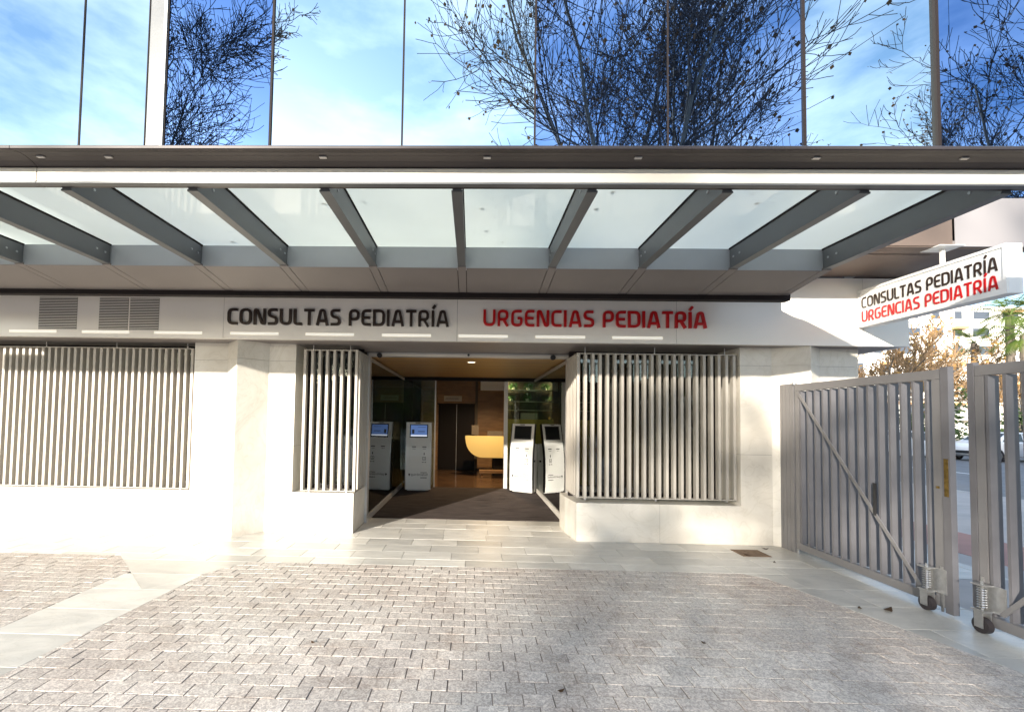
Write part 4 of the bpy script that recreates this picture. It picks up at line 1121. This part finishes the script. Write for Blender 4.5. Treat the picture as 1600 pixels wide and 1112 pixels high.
def bush(loc, r, h, seed, label, n=900, m='hedge', group='green shrubs across the road'):
    rnd = random.Random(seed); mb = MB()
    for i in range(n):
        a = rnd.uniform(0,2*PI); el = rnd.uniform(0,PI/2); q = rnd.uniform(0.75,1.05)
        lump = 1+0.18*math.sin(3*a+seed)+0.12*math.sin(7*el+2*a)
        p = Vector((math.cos(a)*math.cos(el)*r*q*lump, math.sin(a)*math.cos(el)*r*q*lump, math.sin(el)*h*q*lump))
        s = 0.13; u = Vector((rnd.gauss(0,1),rnd.gauss(0,1),rnd.gauss(0,1))).normalized(); v = u.orthogonal()*0.7
        mb.quad(p-u*s,p-v*s,p+u*s,p+v*s)
    t = thing('shrub', label, 'shrub', loc, group)
    mb.build('foliage', m, t, fix=False); MB().tube((0,0,0),(0,0,h*0.5),0.08,0.05,6).build('stem', 'bark', t)
for i, (x,y,r,h,w) in enumerate([(24.5,33,2.6,2.6,'nearest the marble wall corner'),(28,34,2.4,3.4,'second from the marble wall corner'),(31.5,33,2.6,2.4,'in the middle of the row behind the gate'),
        (35,34,2.6,3.6,'behind the white car'),(38.5,32,2.6,2.6,'right of the white car'),(42,32,2.6,3.8,'at the foot of the tall palms'),(46,33,2.6,2.9,'at the far right picture edge')]):
    bush((x,y,-0.14), r, h, i+1, 'green leafy shrub across the road, '+w, m='hedge')

# apartment building, stepped, with balconies
A = thing('apartment_building', 'white stepped apartment building across the road behind palms', 'building', (64,66,0))
def ap(name, m, x0,x1,y0,y1,z0,z1, par=None): return box(name, m, par or A, x0-64,x1-64,y0-66,y1-66,z0,z1)
steps = [(42,90,66,80,0,8.5),(48,92,67.5,80,8.5,11.5),(55,94,69,80,11.5,14.5),(60.5,96,70.5,80,14.5,17.5),(67,98,72,80,17.5,20.5)]
for s in steps: ap('wall', 'apt', *s)
for (x0,x1,y0,y1,z0,z1) in steps:
    z = z0+ (0.0 if z0 > 1 else 2.6)
    while z < z1-1:
        x = x0+0.9
        while x < x1-3:
            w = random.choice((1.4,2.4,1.1)); 
            wd = ap('window', 'aptglass', x, x+w, y0-0.03, y0+0.02, z+0.75, z+2.2)
            if random.random() < 0.35: ap('awning', 'awning', x-0.2, x+w+0.2, y0-0.9, y0-0.05, z+2.0, z+2.35)
            x += w + random.uniform(1.2,2.6)
        ap('balcony', 'apt', x0+1, x1-2, y0-1.3, y0-0.04, z-0.15, z+0.70)
        z += 3.0
# cars
def car(loc, rz, paint, label):
    t = thing('parked_car', label, 'car', loc, 'cars on the road beyond the gate', rz)
    body = [(-2.2,0.30),(-2.15,0.75),(-1.9,0.90),(-1.1,0.95),(1.1,0.98),(1.9,0.88),(2.15,0.72),(2.2,0.35),(1.9,0.22),(-1.9,0.22)]
    MB().extrude([(p[0],p[1]) for p in body], 'y', -0.86, 0.86).build('body', paint, t, bevel=0.05)
    cab = [(-1.75,0.93),(-1.25,1.38),(-0.8,1.45),(0.4,1.45),(1.25,0.96)]
    mb = MB(); b0 = len(mb.v)
    for s, y in ((-1,-0.78),(1,0.78)):
        for x, z in cab: mb.v.append((x, y*(1-(z-0.93)*0.28), z))
    n = len(cab); mb.f = [tuple(range(n)), tuple(range(2*n-1,n-1,-1))] + [(i,n+i,n+(i+1)%n,(i+1)%n) for i in range(n)]
    mb.build('cabin', paint, t, bevel=0.03)
    g_ = MB()
    for y in (-1,1):
        yy_ = y*0.765; f = lambda x,z: (x, y*(0.78*(1-(z-0.93)*0.28)+0.006), z)
        g_.quad(f(-1.45,0.99),f(-0.35,0.99),f(-0.35,1.38),f(-1.15,1.36)); g_.quad(f(-0.27,0.99),f(0.95,0.99),f(0.40,1.38),f(-0.27,1.38))
    g_.quad((0.50,-0.60,1.40),(0.50,0.60,1.40),(1.17,0.68,1.02),(1.17,-0.68,1.02)); g_.quad((-1.30,-0.60,1.355),(-1.30,0.60,1.355),(-1.70,0.68,1.0),(-1.70,-0.68,1.0))
    g_.build('windows', 'carglass', t, fix=False)
    for x in (-1.35,1.35):
        for y in (-0.80,0.80):
            w = MB().tube((x,y-0.1,0.31),(x,y+0.1,0.31),0.31,0.31,20).build('wheel', 'rubber', t)
            MB().tube((x,y-0.105,0.31),(x,y+0.105,0.31),0.19,0.19,14).build('rim', 'zinc', w)
    for y in (-0.62,0.62): MB().box(2.08,2.19,y-0.17,y+0.17,0.62,0.74).build('headlight', 'lens', t); MB().box(-2.19,-2.05,y-0.17,y+0.17,0.66,0.80).build('tail_light', 'letter_red', t)
    MB().box(2.12,2.215,-0.4,0.4,0.38,0.52).build('grille', 'black', t)
car((26.8,23.5,-0.12), math.radians(188), 'carwhite', 'white car on the road seen in the gap between gate leaves')
car((27.9,20.6,-0.12), math.radians(185), 'cardark', 'dark grey car nosing in just before the white car')
car((21.5,23.6,-0.12), math.radians(185), 'carwhite', 'white car hidden mostly behind the gate slats')
car((31.6,21.5,-0.12), math.radians(185), 'carwhite', 'white car at the right picture edge behind the nearer gate leaf')

# low row of houses and hedge on the other side of the forecourt, mirrored in the windows
W = thing('row_house', 'low brown brick row of shops behind the viewer, mirrored in the windows', 'building', (0,-46,0))
brick_ = mat('brown brick', (0.16,0.10,0.075), 0.85, 0, 0.25, 1.5); M['brick'] = brick_
for i in range(9):
    x0 = -60+i*14; h = (6.6,7.4,6.0,7.0,6.4)[i%5]
    MB().box(x0,x0+13.95,-8,0,-0.15,h).build('wall', 'brick', W)
    for k in range(4):
        for z in (0.9,4.0): MB().box(x0+1+k*3.2,x0+2.8+k*3.2,0.0,0.03,z,z+1.7).build('window', 'aptglass', W)
for i in range(10):
    bush((-34+i*8+random.uniform(-1,1), -30+random.uniform(-1,1), -0.14), 4.2, 3.6+(i%3)*0.7, 30+i, 'dark green shrub behind the viewer, '+('at the far left end','second from the left end','third from the left end','left of the middle','just left of the centre','just right of the centre','right of the middle','third from the right end','second from the right end','at the far right end')[i]+' of its row', n=1600, group='shrubs behind the viewer')
